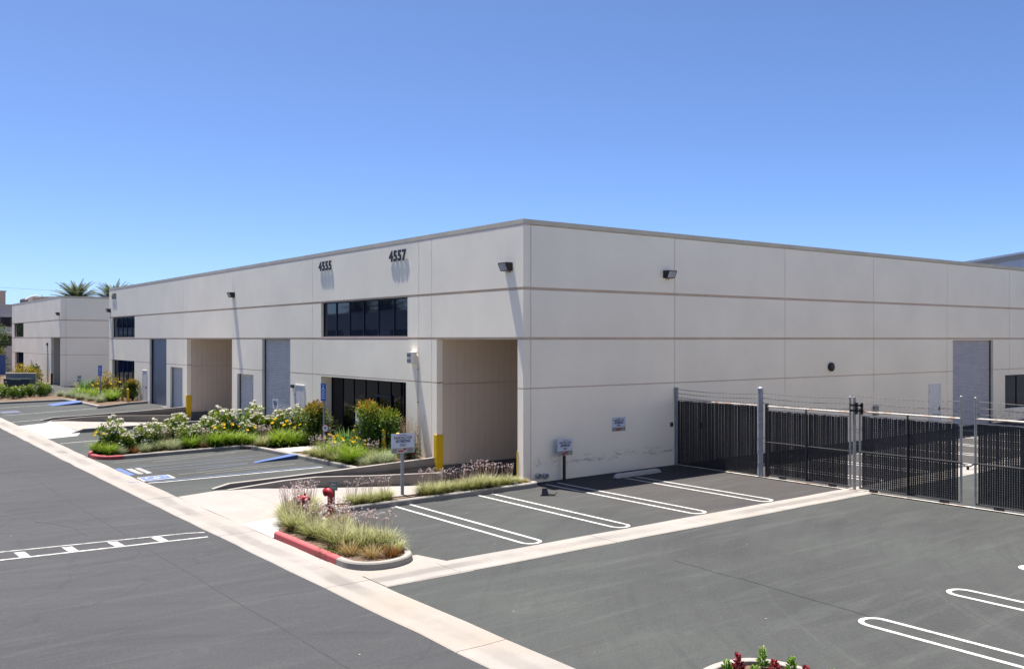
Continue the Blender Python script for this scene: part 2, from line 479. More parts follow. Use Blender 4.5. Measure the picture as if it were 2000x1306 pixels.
# ------------------------------------------------------------------ mesh helpers
class MB:
    def __init__(self):
        self.v = []
        self.f = []

    def face(self, pts):
        i = len(self.v)
        self.v += [tuple(p) for p in pts]
        self.f.append(tuple(range(i, i + len(pts))))

    def box(self, x0, x1, y0, y1, z0, z1):
        i = len(self.v)
        self.v += [(x0, y0, z0), (x1, y0, z0), (x1, y1, z0), (x0, y1, z0),
                   (x0, y0, z1), (x1, y0, z1), (x1, y1, z1), (x0, y1, z1)]
        for q in ((0, 3, 2, 1), (4, 5, 6, 7), (0, 1, 5, 4), (1, 2, 6, 5), (2, 3, 7, 6), (3, 0, 4, 7)):
            self.f.append(tuple(i + k for k in q))

    def hexa(self, p):
        """eight corners: bottom ring then top ring"""
        i = len(self.v)
        self.v += [tuple(q) for q in p]
        for q in ((0, 3, 2, 1), (4, 5, 6, 7), (0, 1, 5, 4), (1, 2, 6, 5), (2, 3, 7, 6), (3, 0, 4, 7)):
            self.f.append(tuple(i + k for k in q))

    def tube(self, path, r, n=8, caps=True):
        path = [Vector(p) for p in path]
        rings = []
        for k, p in enumerate(path):
            a = path[max(0, k - 1)]
            b = path[min(len(path) - 1, k + 1)]
            d = (b - a).normalized()
            up = Vector((0, 0, 1)) if abs(d.z) < 0.9 else Vector((1, 0, 0))
            s = d.cross(up).normalized()
            t = s.cross(d)
            rr = r[k] if isinstance(r, (list, tuple)) else r
            i = len(self.v)
            for j in range(n):
                an = 2 * math.pi * j / n
                self.v.append(tuple(p + s * (rr * math.cos(an)) + t * (rr * math.sin(an))))
            rings.append(i)
        for a, b in zip(rings, rings[1:]):
            for j in range(n):
                self.f.append((a + j, a + (j + 1) % n, b + (j + 1) % n, b + j))
        if caps:
            self.f.append(tuple(rings[0] + j for j in range(n))[::-1])
            self.f.append(tuple(rings[-1] + j for j in range(n)))

    def lathe(self, prof, cx=0, cy=0, n=16):
        """prof: (radius, z) from bottom to top"""
        rings = []
        for r, z in prof:
            i = len(self.v)
            for j in range(n):
                an = 2 * math.pi * j / n
                self.v.append((cx + r * math.cos(an), cy + r * math.sin(an), z))
            rings.append(i)
        for a, b in zip(rings, rings[1:]):
            for j in range(n):
                self.f.append((a + j, a + (j + 1) % n, b + (j + 1) % n, b + j))
        self.f.append(tuple(rings[0] + j for j in range(n))[::-1])
        self.f.append(tuple(rings[-1] + j for j in range(n)))

    def mesh(self, name, mat, smooth=False):
        me = bpy.data.meshes.new(name)
        me.from_pydata(self.v, [], self.f)
        if mat:
            me.materials.append(MAT[mat])
        if smooth:
            me.polygons.foreach_set('use_smooth', [True] * len(me.polygons))
        me.update()
        return me

    def build(self, name, mat, parent=None, loc=None, rz=0, smooth=False, bevel=0, fix=False):
        me = self.mesh(name, mat, smooth)
        if fix or bevel:
            bm = bmesh.new()
            bm.from_mesh(me)
            bmesh.ops.remove_doubles(bm, verts=bm.verts, dist=1e-5)
            bmesh.ops.recalc_face_normals(bm, faces=bm.faces)
            if bevel:
                ed = [e for e in bm.edges if len(e.link_faces) == 2 and e.calc_face_angle(0) > 0.5]
                bmesh.ops.bevel(bm, geom=ed, offset=bevel, segments=2, affect='EDGES', clamp_overlap=True)
            bm.to_mesh(me)
            bm.free()
        return link(name, me, parent, loc, rz)


def link(name, me, parent=None, loc=None, rz=0):
    o = bpy.data.objects.new(name, me)
    col.objects.link(o)
    if loc:
        o.location = loc
    o.rotation_euler = (0, 0, rz)
    o.parent = parent
    return o


def tag(o, label=None, cat=None, group=None, kind=None):
    if label:
        o['label'] = label
    if cat:
        o['category'] = cat
    if group:
        o['group'] = group
    if kind:
        o['kind'] = kind
    return o


def thing(name, label, cat, loc=(0, 0, 0), rz=0, group=None):
    o = bpy.data.objects.new(name, None)
    o.empty_display_size = 0.2
    col.objects.link(o)
    o.location = loc
    o.rotation_euler = (0, 0, rz)
    return tag(o, label, cat, group)


def struct(o, label=None, cat=None):
    o['kind'] = 'structure'
    if label:
        o['label'] = label
    if cat:
        o['category'] = cat
    return o


def drape(poly, dz, step=1.0, h=None):
    """polygon in plan laid on the lot level, cut into ~1 m pieces; h = solid with that top height"""
    bm = bmesh.new()
    vs = [bm.verts.new((p[0], p[1], 0)) for p in poly]
    bm.faces.new(vs)
    for ax in (0, 1):
        lo = min(p[ax] for p in poly)
        hi = max(p[ax] for p in poly)
        k = math.floor(lo / step) + 1
        while k * step < hi:
            co = [0, 0, 0]
            no = [0, 0, 0]
            co[ax] = k * step
            no[ax] = 1
            bmesh.ops.bisect_plane(bm, geom=bm.verts[:] + bm.edges[:] + bm.faces[:], plane_co=co, plane_no=no)
            k += 1
    bmesh.ops.recalc_face_normals(bm, faces=bm.faces)
    if bm.faces and sum(f.normal.z for f in bm.faces) < 0:
        bmesh.ops.reverse_faces(bm, faces=bm.faces)
    for v in bm.verts:
        v.co.z = g(v.co.x, v.co.y) + (h if h is not None else dz)
    if h is not None:
        r = bmesh.ops.extrude_edge_only(bm, edges=[e for e in bm.edges if e.is_boundary])
        for v in r['geom']:
            if isinstance(v, bmesh.types.BMVert):
                v.co.z = g(v.co.x, v.co.y) - 0.12
    return bm


def drape_obj(name, polys, mat, dz, parent=None, h=None):
    bm = bmesh.new()
    for p in polys:
        t = drape(p, dz, h=h)
        me = bpy.data.meshes.new('t')
        t.to_mesh(me)
        t.free()
        bm.from_mesh(me)
        bpy.data.meshes.remove(me)
    me = bpy.data.meshes.new(name)
    bm.to_mesh(me)
    bm.free()
    me.materials.append(MAT[mat])
    return link(name, me, parent)


def smooth_path(pts, step=0.25, it=2):
    """round the corners of a polyline and resample it"""
    p = [Vector((a, b)) for a, b in pts]
    for _ in range(it):
        q = [p[0]]
        for a, b in zip(p, p[1:]):
            L = (b - a).length
            t = min(0.25, 0.35 / max(L, 1e-6))
            q += [a.lerp(b, t), a.lerp(b, 1 - t)]
        q.append(p[-1])
        p = q
    out = [p[0]]
    for a, b in zip(p, p[1:]):
        n = max(1, int((b - a).length / 0.8))
        for k in range(1, n + 1):
            out.append(a.lerp(b, k / n))
    return out


def sweep(mb, path, prof, base=None):
    """sweep (offset to the left, height) profile along a plan path on the lot level"""
    rings = []
    for k, p in enumerate(path):
        a = path[max(0, k - 1)]
        b = path[min(len(path) - 1, k + 1)]
        d = (b - a).normalized()
        n = Vector((-d.y, d.x))
        i = len(mb.v)
        for off, z in prof:
            q = p + n * off
            zz = (base(q.x, q.y) if base else g(q.x, q.y)) + z
            mb.v.append((q.x, q.y, zz))
        rings.append(i)
    m = len(prof)
    for a, b in zip(rings, rings[1:]):
        for j in range(m - 1):
            mb.f.append((a + j, b + j, b + j + 1, a + j + 1))
    mb.f.append(tuple(rings[0] + j for j in range(m)))
    mb.f.append(tuple(rings[-1] + j for j in range(m))[::-1])


KERB = [(0.0, -0.12), (0.012, 0.12), (0.035, 0.148), (0.15, 0.15), (0.16, 0.14), (0.16, -0.12)]


def stroke(mb, pts, w, dz, closed=False):
    """flat painted stroke of width w on the lot level"""
    pts = [Vector(p) for p in pts]
    out = [pts[0]]
    for a, b in zip(pts, pts[1:]):
        n = max(1, int((b - a).length / 0.9))
        for k in range(1, n + 1):
            out.append(a.lerp(b, k / n))
    i = len(mb.v)
    for k, p in enumerate(out):
        a = out[max(0, k - 1)]
        b = out[min(len(out) - 1, k + 1)]
        d = (b - a).normalized()
        n = Vector((-d.y, d.x)) * (w / 2)
        for q in (p + n, p - n):
            mb.v.append((q.x, q.y, g(q.x, q.y) + dz))
    for k in range(len(out) - 1):
        j = i + 2 * k
        mb.f.append((j, j + 1, j + 3, j + 2))


_txt = {}


def text_mesh(s, size, extrude, mat, bold=0.0, spacing=1.0):
    cu = bpy.data.curves.new('lettering', 'FONT')
    cu.body = s
    cu.size = size
    cu.extrude = extrude
    cu.offset = bold
    cu.space_character = spacing
    cu.align_x = 'CENTER'
    cu.align_y = 'CENTER'
    cu.resolution_u = 3
    o = bpy.data.objects.new('lettering', cu)
    col.objects.link(o)
    dg = bpy.context.evaluated_depsgraph_get()
    me = bpy.data.meshes.new_from_object(o.evaluated_get(dg))
    bpy.data.objects.remove(o)
    bpy.data.curves.remove(cu)
    me.materials.clear()
    me.materials.append(MAT[mat])
    return me


FRONT = Matrix(((0, 0, -1), (-1, 0, 0), (0, 1, 0)))     # lettering read from the road (faces -x)
SIDE = Matrix(((1, 0, 0), (0, 0, -1), (0, 1, 0)))       # lettering read from the stalls (faces -y)


def put_text(name, me, rot, p, parent):
    o = bpy.data.objects.new(name, me)
    col.objects.link(o)
    o.matrix_world = Matrix.Translation(p) @ rot.to_4x4()
    if parent:
        o.parent = parent
        pl = parent.matrix_basis
        o.matrix_basis = pl.inverted() @ o.matrix_basis
    return o


# ------------------------------------------------------------------ ground sheet
WELLS = [(-7.4, 6.0, 0.15, 5.02), (-7.4, 6.0, 25.15, 32.54)]


def ground():
    us = set([-900, -500, -250, -120, -70, -45] + list(range(-40, 51)) + [60, 90, 140, 250, 500, 900])
    vs = set([-900, -500, -250, -120, -70, -45] + list(range(-40, 111)) + [130, 170, 250, 500, 900])
    for w in WELLS:
        us |= {w[0], w[1]}
        vs |= {w[2], w[3]}
    us = sorted(us)
    vs = sorted(vs)
    mb = MB()
    idx = {}
    for a in us:
        for b in vs:
            idx[(a, b)] = len(mb.v)
            mb.v.append((a, b, g(a, b)))
    for a, a2 in zip(us, us[1:]):
        for b, b2 in zip(vs, vs[1:]):
            cu, cv = (a + a2) / 2, (b + b2) / 2
            if any(w[0] < cu < w[1] and w[2] < cv < w[3] for w in WELLS):
                continue
            mb.f.append((idx[(a, b)], idx[(a2, b)], idx[(a2, b2)], idx[(a, b2)]))
    struct(mb.build('ground', 'asphalt'), 'grey asphalt of the parking lot')


ground()
struct(drape_obj('road', [[(-27, -60), (-10.1, -60), (-10.1, 120), (-27, 120)]], 'road', 0.004),
       'darker asphalt drive running past the buildings')


# gutters: concrete slabs with joints and a shallow valley
def gutter(name, axis, lo, hi, joints, mat, label):
    root = bpy.data.objects.new(name, None)
    col.objects.link(root)
    struct(root, label)
    prof = [(0.0, 0.0), (0.03, 0.016), (0.5, 0.008), (0.97, 0.016), (1.0, 0.0)]
    for a, b in zip(joints, joints[1:]):
        mb = MB()
        n = max(1, int((b - a) / 1.0))
        jit = rnd.uniform(0.0, 0.004)
        rings = []
        for k in range(n + 1):
            s = a + 0.006 + (b - a - 0.012) * k / n
            i = len(mb.v)
            for t, z in prof:
                e = lo + (hi - lo) * t
                if t in (0.0, 0.03):
                    e += 0.012 * math.sin(s * 2.3) + 0.008 * math.sin(s * 7.1)
                if t in (1.0, 0.97):
                    e += 0.012 * math.sin(s * 1.9 + 2) + 0.008 * math.sin(s * 6.3)
                u, v = (e, s) if axis == 'V' else (s, e)
                mb.v.append((u, v, g(u, v) + z + 0.004 + jit))
            rings.append(i)
        for r0, r1 in zip(rings, rings[1:]):
            for j in range(len(prof) - 1):
                mb.f.append((r0 + j, r0 + j + 1, r1 + j + 1, r1 + j))
        mb.f.append(tuple(rings[0] + j for j in range(len(prof))))
        mb.f.append(tuple(rings[-1] + j for j in range(len(prof)))[::-1])
        mb.build('slab', mat, root, fix=True)
    return root


jv = [-45, -40, -35, -30, -26, -22, -18.6, -15.2, -11.5, -7.12, -5.66, -1.45, 1.7, 4.65, 8.6, 13.2, 17.87, 22.5, 27, 31.5, 36, 41, 46, 52, 58, 64, 72, 80, 90, 100]
gutter('gutter', 'V', -10.1, -9.17, jv, 'gutter_v', 'long concrete gutter along the edge of the drive')
ju = [-9.168, -7.5, -3.32, -0.3, 2.72, 5.8, 9, 12.2, 15.4, 18.6, 21.8, 25, 28.2, 31.4, 34.6, 38]
gutter('gutter', 'U', -7.72, -6.77, ju, 'gutter_u', 'concrete cross gutter below the parking stalls running under the gates')
# rounded concrete fillet where the gutters meet below the island
struct(drape_obj('gutter_corner', [[(-9.26, -7.74), (-9.26, -5.3), (-8.7, -5.3), (-7.4, -5.9), (-7.2, -6.72), (-7.2, -7.74)]], 'gutter_u', 0.005),
       'concrete fillet where the two gutters meet')

# concrete aprons of the truck ramps
struct(drape_obj('apron', [[(-9.165, 4.62), (-9.165, -0.36), (-7.75, -0.05), (-7.4, 0.15), (-7.4, 4.75), (-7.9, 4.95)]], 'apron', 0.006),
       'pale concrete apron of the near truck ramp')
struct(drape_obj('apron_patch', [[(-9.165, -0.37), (-9.165, -2.42), (-8.75, -1.75), (-8.0, -0.55), (-7.75, -0.06)]], 'patch', 0.008),
       'newer white concrete wedge beside the red kerb')
struct(drape_obj('apron', [[(-9.165, 30.6), (-9.165, 23.35), (-7.85, 23.7), (-7.4, 25.15), (-7.4, 32.3), (-7.8, 31.3)]], 'patch', 0.006),
       'pale concrete apron of the far truck ramp')


def ramp_z(u, v, g0):
    pts = [(-7.4, 0.006), (-6.6, -0.035), (-5.6, -0.14), (-2.86, -0.37), (-0.5, -0.56), (0.6, -0.62), (6.0, -0.62)]
    for (a, za), (b, zb) in zip(pts, pts[1:]):
        if u <= b:
            return g0(u) + za + (zb - za) * (u - a) / (b - a)
    return g0(u) - 0.62


def dock_ramp(v0, v1, label, slabname):
    root = bpy.data.objects.new('truck_ramp', None)
    col.objects.link(root)
    struct(root, label)
    vm = (v0 + v1) / 2
    gg = lambda u: g(u, vm)
    cuts = [-7.4, -6.05, -3.0, 0.05, 3.0, 6.0]
    for a, b in zip(cuts, cuts[1:]):
        mb = MB()
        n = 6
        for k in range(n):
            p = a + 0.006 + (b - a - 0.012) * k / n
            q = a + 0.006 + (b - a - 0.012) * (k + 1) / n
            mb.face([(p, v0, ramp_z(p, vm, gg)), (q, v0, ramp_z(q, vm, gg)), (q, v1, ramp_z(q, vm, gg)), (p, v1, ramp_z(p, vm, gg))])
        mb.build('slab', 'apron', root)
    mb = MB()
    for k in range(14):
        p = -7.4 + 13.4 * k / 14
        q = -7.4 + 13.4 * (k + 1) / 14
        mb.face([(p, v0, ramp_z(p, vm, gg) - .03), (q, v0, ramp_z(q, vm, gg) - .03), (q, v1, ramp_z(q, vm, gg) - .03), (p, v1, ramp_z(p, vm, gg) - .03)])
    mb.build('joint_filler', 'stem', root)


dock_ramp(0.15, 4.76, 'concrete truck ramp dipping into the near dock opening', 'slab')
dock_ramp(25.15, 32.3, 'concrete truck ramp dipping into the far dock opening', 'slab')


def ramp_wall(v0, w, top, label, name='retaining_wall', ext=-1.1):
    """low wall along u; top = [(u, height above z=0)]"""
    mb = MB()
    for (a, za), (b, zb) in zip(top, top[1:]):
        mb.hexa([(a, v0, ext), (b, v0, ext), (b, v0 + w, ext), (a, v0 + w, ext),
                 (a, v0, za), (b, v0, zb), (b, v0 + w, zb), (a, v0 + w, za)])
    o = mb.build(name, 'retain', fix=True)
    cap = MB()
    for (a, za), (b, zb) in zip(top, top[1:]):
        cap.hexa([(a, v0 - .004, za - .01), (b, v0 - .004, zb - .01), (b, v0 + w + .004, zb - .01), (a, v0 + w + .004, za - .01),
                  (a, v0 - .004, za + .012), (b, v0 - .004, zb + .012), (b, v0 + w + .004, zb + .012), (a, v0 + w + .004, za + .012)])
    c = cap.build('wall_cap', 'apron', o, fix=True)
    tag(o, label, 'wall')
    return o


ramp_wall(5.12, 0.17, [(-7.95, -0.05), (-7.42, 0.07), (-5.5, 0.115), (-2.6, 0.21), (-0.03, 0.30)],
          'low concrete wall holding the flower bed beside the near truck ramp')
ramp_wall(4.76, 0.15, [(-7.6, -0.06), (-5.8, 0.055), (-4.7, 0.07), (-3.6, 0.0), (-2.8, -0.06), (0.0, -0.20)],
          'lower concrete kerb wall along the near truck ramp, sinking towards the dock')
ramp_wall(0.0, 0.15, [(-7.2, 0.06), (-4, 0.08), (0.0, 0.12)], 'concrete edge between the near truck ramp and the garlic strip')
gx = 0.2
ramp_wall(32.66, 0.17, [(-7.8, 0.10), (-7.2, 0.22), (-5.5, 0.27), (-2.6, 0.38), (-0.03, 0.50)],
          'low concrete wall beside the far truck ramp under the grey steel door')
ramp_wall(32.3, 0.15, [(-7.4, 0.09), (-5.8, 0.20), (-4.7, 0.22), (-2.8, 0.14), (0.0, 0.02)],
          'lower concrete kerb wall along the far truck ramp')
ramp_wall(25.0, 0.15, [(-7.8, 0.05), (-7.3, 0.21), (-4, 0.25), (-0.03, 0.32)], 'concrete kerb on the near side of the far truck ramp, behind the roses')
# ledges between the paired ramp walls
mb = MB()
mb.hexa([(-7.5, 4.9, -.4), (0, 4.9, -.4), (0, 5.13, -.4), (-7.5, 5.13, -.4), (-7.5, 4.9, -.07), (0, 4.9, -.24), (0, 5.13, -.24), (-7.5, 5.13, -.07)])
struct(mb.build('ledge', 'soil'), 'soil ledge between the walls of the near truck ramp')
mb = MB()
mb.hexa([(-7.5, 32.44, -.4), (0, 32.44, -.4), (0, 32.67, -.4), (-7.5, 32.67, -.4), (-7.5, 32.44, .06), (0, 32.44, -.02), (0, 32.67, -.02), (-7.5, 32.67, .06)])
struct(mb.build('ledge', 'soil'), 'soil ledge between the walls of the far truck ramp')


# ------------------------------------------------------------------ kerbs and beds
def kerb(pts, mat, label, it=2):
    mb = MB()
    sweep(mb, smooth_path(pts, it=it), KERB)
    return struct(mb.build('kerb', mat, fix=True), label)


kerb([(-9.16, -2.43), (-9.16, -5.62)], 'kerb_red', 'red painted kerb of the island with the fire valves', 0)
kerb([(-9.16, -5.625), (-9.14, -6.1), (-8.85, -6.5), (-8.3, -6.6), (-7.75, -6.35), (-7.5, -5.8), (-7.45, -5.2), (-7.45, -1.4), (-7.1, -0.8), (-6.4, -0.72), (0.15, -0.72), (0.18, -0.2), (0.16, -0.02)],
     'kerb', 'grey concrete kerb round the island and along the parking stalls')
struct(drape_obj('planting_bed', [[(-9.02, -2.35), (-9.02, -5.6), (-8.9, -6.2), (-8.3, -6.46), (-7.85, -6.2), (-7.6, -5.6), (-7.6, -1.2), (-7.2, -0.58), (-6.4, -0.57), (0.0, -0.57), (0.0, 0.01), (-7.2, 0.01), (-7.75, -0.1), (-8.75, -1.8)]], 'soil', 0.10, h=0.10),
       'dry soil of the garlic island and strip')

kerb([(-0.05, 17.3), (-3, 17.25), (-7.9, 17.15), (-8.5, 16.9)], 'kerb', 'far kerb of the rose bed')
kerb([(-8.5, 16.9), (-8.95, 16.5), (-9.15, 15.9), (-9.14, 15.1), (-8.95, 14.5), (-8.6, 14.24), (-8.2, 14.2)], 'kerb_red', 'red painted kerb round the tip of the rose bed')
kerb([(-8.2, 14.2), (-3.9, 14.25), (-3.5, 14.22), (-3.3, 13.7), (-3.12, 11.5)], 'kerb', 'grey kerb between the rose bed and the blue parking bay')
kerb([(-3.12, 11.5), (-2.98, 10.0), (-2.86, 8.0), (-2.82, 5.35)], 'kerb', 'grey kerb at the head of the blue parking bay', 0)
struct(drape_obj('planting_bed', [[(-0.02, 17.2), (-7.9, 17.02), (-8.4, 16.8), (-8.95, 15.9), (-8.95, 15.1), (-8.6, 14.4), (-8.2, 14.34), (-3.8, 14.38), (-3.2, 13.7), (-3.0, 12.35), (-0.02, 12.35)]], 'soil', 0.10, h=0.10),
       'mulched soil of the rose bed')
# the entrance bed rises with its wall towards the building
bm = drape([(-0.02, 10.95), (-2.9, 10.95), (-2.72, 8.0), (-2.68, 5.2), (-0.02, 5.2)], 0.11)
for v in bm.verts:
    v.co.z += 0.15 * sm((v.co.x + 2.7) / 2.7)
me = bpy.data.meshes.new('planting_bed')
bm.to_mesh(me)
bm.free()
me.materials.append(MAT['soil'])
struct(link('planting_bed', me), 'mulched soil of the entrance bed')
struct(drape_obj('walkway', [[(-0.02, 12.34), (-3.0, 12.34), (-2.92, 10.96), (-0.02, 10.96)]], 'walk', 0.15, h=0.155), 'concrete walk crossing the bed to the entrance')

# far bed in front of the end units
kerb([(-0.05, 40.55), (-1.4, 40.4), (-3.1, 39.0), (-3.5, 38.9)][::-1][::-1], 'kerb', 'kerb between the steel door drive and the far bed')
kerb([(-3.9, 47.55), (-3.62, 47.3), (-3.5, 46.0), (-3.45, 42.0), (-3.42, 39.2)], 'kerb', 'kerb at the head of the far parking bays')
kerb([(-9.1, 48.6), (-6, 48.0), (-3.9, 47.55)], 'kerb', 'kerb in front of the transformer bed')
struct(drape_obj('planting_bed', [[(-0.02, 40.7), (-1.4, 40.5), (-3.2, 39.2), (-3.3, 42), (-3.35, 46), (-3.6, 47.6), (-6, 48.2), (-9.0, 48.8), (-9.0, 66), (-3.0, 66), (-2.9, 52), (-0.02, 51.5)]], 'soil', 0.10, h=0.10),
       'mulched soil of the far beds')
kerb([(-3.0, 66), (-9.1, 66.2)], 'kerb', 'kerb behind the transformer bed')
struct(drape_obj('planting_bed', [[(-0.02, 71.8), (-5, 71.6), (-8.9, 72), (-8.9, 95), (-0.02, 95)]], 'soil', 0.10, h=0.12), 'mulched bed of the neighbouring building')
kerb([(-8.95, 95), (-8.95, 72), (-8.5, 71.6), (-5, 71.5), (-0.05, 71.6)], 'kerb', 'kerb round the bed of the neighbouring building')
# island at the bottom of the picture
kerb([(-6.9, -19.5), (-6.9, -15.5), (-6.94, -14.86), (-7.25, -14.42), (-7.9, -14.33), (-8.55, -14.55), (-8.95, -15.2), (-8.98, -19.5)], 'apron', 'pale rounded kerb of the island with red and green plants')
struct(drape_obj('planting_bed', [[(-7.04, -19.5), (-7.04, -15.5), (-7.1, -14.96), (-7.35, -14.58), (-7.9, -14.48), (-8.45, -14.68), (-8.8, -15.2), (-8.84, -19.5)]], 'soil', 0.09),
       'soil of the island with red and green plants')


# ------------------------------------------------------------------ painted markings
def hairpin(u, v0, v1, label, mat='white_line'):
    """two parallel lines joined by a round end at v1"""
    hw = 0.235
    s = 1 if v1 > v0 else -1
    pts = [(u - hw, v0), (u - hw, v1 - s * hw)]
    for k in range(1, 8):
        a = math.pi * k / 8
        pts.append((u - hw * math.cos(a), v1 - s * hw + s * hw * math.sin(a)))
    pts += [(u + hw, v1 - s * hw), (u + hw, v0)]
    mb = MB()
    stroke(mb, pts, 0.092, 0.006)
    return struct(mb.build('stall_line', mat), label)


names = ['first', 'second', 'third', 'fourth']
ends = [-0.74, -0.74, -0.45, -1.12]
for k in range(4):
    hairpin(-4.74 + 2.755 * k, ends[k], -6.62, names[k] + ' white double stall line from the red kerb island')
for k in range(9):
    hairpin(9.05 + 2.755 * k, -0.5, -6.6, 'white double stall line in the fenced yard')
for k, n in enumerate(['nearest', 'middle', 'farthest']):
    hairpin(-4.0 + 2.75 * k, -20.0, -14.25, n + ' of the white double stall lines on the right of the lot')
for k in range(8):
    hairpin(4.25 + 2.75 * k, -20.0, -14.25, 'white double stall line beyond the gates')

mb = MB()
stroke(mb, [(-20.0, -0.35), (-14.5, -0.82), (-10.3, -1.32)], 0.10, 0.009)
struct(mb.build('lane_line', 'white_old'), 'near white line of the speed bump marking')
mb = MB()
stroke(mb, [(-20.0, 0.45), (-14.45, 0.02), (-10.55, -0.62), (-10.2, -0.78)], 0.07, 0.009)
struct(mb.build('lane_line', 'white_old'), 'far worn line of the speed bump marking')
mb = MB()
for k in range(8):
    u = -11.35 - 0.93 * k
    t = (-10.3 - u) / 9.7
    a = -1.30 + t * 0.95
    b = -0.70 + t * 1.15
    mb.face([(u, a, g(u, a) + .011), (u + .20, a - .03, g(u, a) + .011), (u + .17, b - .03, g(u, b) + .011), (u - .04, b, g(u, b) + .011)])
struct(mb.build('lane_block', 'white_old'), 'white blocks across the speed bump marking')

# seams, cracks and scrubbed-out paint on the asphalt
def wobble(pts, amp, seed, n=6):
    r = random.Random(seed)
    out = []
    for (a, b), (c, d) in zip(pts, pts[1:]):
        for k in range(n):
            t = k / n
            out.append((a + (c - a) * t + r.uniform(-amp, amp), b + (d - b) * t + r.uniform(-amp, amp)))
    return out + [pts[-1]]


for k, (pts, w, amp, lab) in enumerate([
        ([(-11.85, 14.0), (-11.8, 4.0), (-11.72, -6.0), (-11.6, -14.0)], 0.022, .025, 'long tar seam in the drive parallel to the gutter'),
        ([(-16.5, 4.2), (-15.4, 3.6), (-14.6, 2.2)], 0.03, .06, 'short crack in the drive at left'),
        ([(-13.2, 3.4), (-12.6, 2.0), (-12.5, 0.6)], 0.022, .05, 'short crack in the drive beyond the speed bump marking'),
        ([(-3.5, -9.6), (-3.62, -11.84), (-3.8, -14.3)], 0.015, .03, 'thin seam across the lot')]):
    mb = MB()
    stroke(mb, wobble(pts, amp, k), w, 0.0075)
    struct(mb.build('road_seam', 'tar'), lab)
# blue parking bay
mb = MB()
stroke(mb, [(-9.1, 7.82), (-8.6, 7.70), (-3.2, 7.52)], 0.10, 0.006)
struct(mb.build('stall_line', 'white_line'), 'white line on the near side of the blue parking bay')
mb = MB()
stroke(mb, [(-9.6, 8.22), (-9.15, 8.05), (-8.6, 7.9), (-3.2, 7.68)], 0.07, 0.022)
struct(mb.build('stall_line', 'blue_paint'), 'thin blue line beside the white bay line')
mb = MB()
for a, b in (((-8.9, 11.7), (-3.3, 11.9)), ((-8.6, 10.9), (-4.4, 11.1)), ((-8.0, 10.3), (-4.9, 10.15)), ((-7.0, 9.6), (-5.0, 10.0))):
    stroke(mb, [a, b], 0.10, 0.006)
struct(mb.build('hatch_line', 'blue_old'), 'faded blue hatching of the access aisle')
mb = MB()
stroke(mb, [(-9.05, 9.85), (-9.05, 11.8)], 0.20, 0.007)
struct(mb.build('hatch_line', 'blue_paint'), 'blue border at the mouth of the access aisle')
mb = MB()
for k in range(2):
    for j in range(7):
        a = -8.75 + 0.28 * k
        b = 9.95 + 0.22 * j
        stroke(mb, [(a, b), (a, b + 0.15)], 0.20, 0.007)
struct(mb.build('stencil', 'white_old'), 'worn white no parking stencil in the access aisle')
mb = MB()
for a, b in (((-8.8, 13.4), (-3.6, 13.55)), ((-7.6, 12.7), (-4.2, 13.3)), ((-7.8, 9.0), (-4.4, 9.2)), ((-7.0, 8.6), (-3.6, 8.9))):
    stroke(mb, [a, b], 0.13, 0.006)
struct(mb.build('old_line', 'ghost'), 'blacked-out old lines in the blue parking bay')
root = bpy.data.objects.new('access_symbol', None)
col.objects.link(root)
struct(root, 'blue square with white wheelchair symbol painted in the bay')
drape_obj('symbol_border', [[(-9.12, 8.28), (-8.08, 8.34), (-8.06, 9.22), (-9.10, 9.18)]], 'white_line', 0.006, root)
drape_obj('symbol_field', [[(-9.05, 8.36), (-8.16, 8.41), (-8.14, 9.14), (-9.03, 9.11)]], 'blue_paint', 0.009, root)
mb = MB()
cx, cy = -8.72, 8.76
ringp = [(cx + 0.20 * math.cos(a), cy + 0.20 * math.sin(a)) for a in [math.radians(d) for d in range(100, 400, 20)]]
stroke(mb, ringp, 0.04, 0.013)
stroke(mb, [(-8.36, 8.80), (-8.62, 8.80), (-8.66, 8.62), (-8.82, 8.56)], 0.045, 0.0135)
stroke(mb, [(-8.50, 8.80), (-8.50, 8.66)], 0.05, 0.014)
stroke(mb, [(-8.29, 8.85), (-8.29, 8.75)], 0.09, 0.013)
mb.build('wheelchair', 'white_line', root)

# raised blue kerb ramp
mb = MB()
z0 = lambda u, v: g(u, v)
mb.hexa([(-4.75, 10.0, z0(-5.1, 10) - .05), (-3.02, 10.05, z0(-3, 10) - .05), (-3.04, 10.5, z0(-3, 11.4) - .05), (-4.6, 10.35, z0(-5, 11.3) - .05),
         (-4.75, 10.0, z0(-5.1, 10) + .012), (-3.02, 10.05, z0(-3, 10) + .158), (-3.04, 10.5, z0(-3, 11.4) + .158), (-4.6, 10.35, z0(-5, 11.3) + .012)])
struct(mb.build('kerb_ramp', 'blue_ramp', fix=True), 'blue painted kerb ramp of the near parking bay')
mb = MB()
mb.hexa([(-5.2, 43.2, z0(-5.2, 43) - .05), (-3.4, 43.2, z0(-3, 43) - .05), (-3.4, 45.2, z0(-3, 45) - .05), (-5.2, 45.2, z0(-5, 45) - .05),
         (-5.2, 43.2, z0(-5.2, 43) + .012), (-3.4, 43.2, z0(-3, 43) + .158), (-3.4, 45.2, z0(-3, 45) + .158), (-5.2, 45.2, z0(-5, 45) + .012)])
struct(mb.build('kerb_ramp', 'blue_ramp', fix=True), 'blue painted kerb ramp of the far parking bay')
for a, b, n in (((-9.1, 21.1), (-0.6, 21.9), 'thin white line beside the rose bed drive'), ((-8.9, 37.9), (-3.6, 38.9), 'white line in the far parking bays by the steel door'),
                ((-9.1, 33.2), (-0.5, 34.6), 'thin white line along the far ramp wall'), ((-8.6, 44.3), (-3.6, 44.7), 'white line in the far parking bays near the transformer')):
    mb = MB()
    stroke(mb, [a, b], 0.10, 0.006)
    struct(mb.build('stall_line', 'white_old'), n)
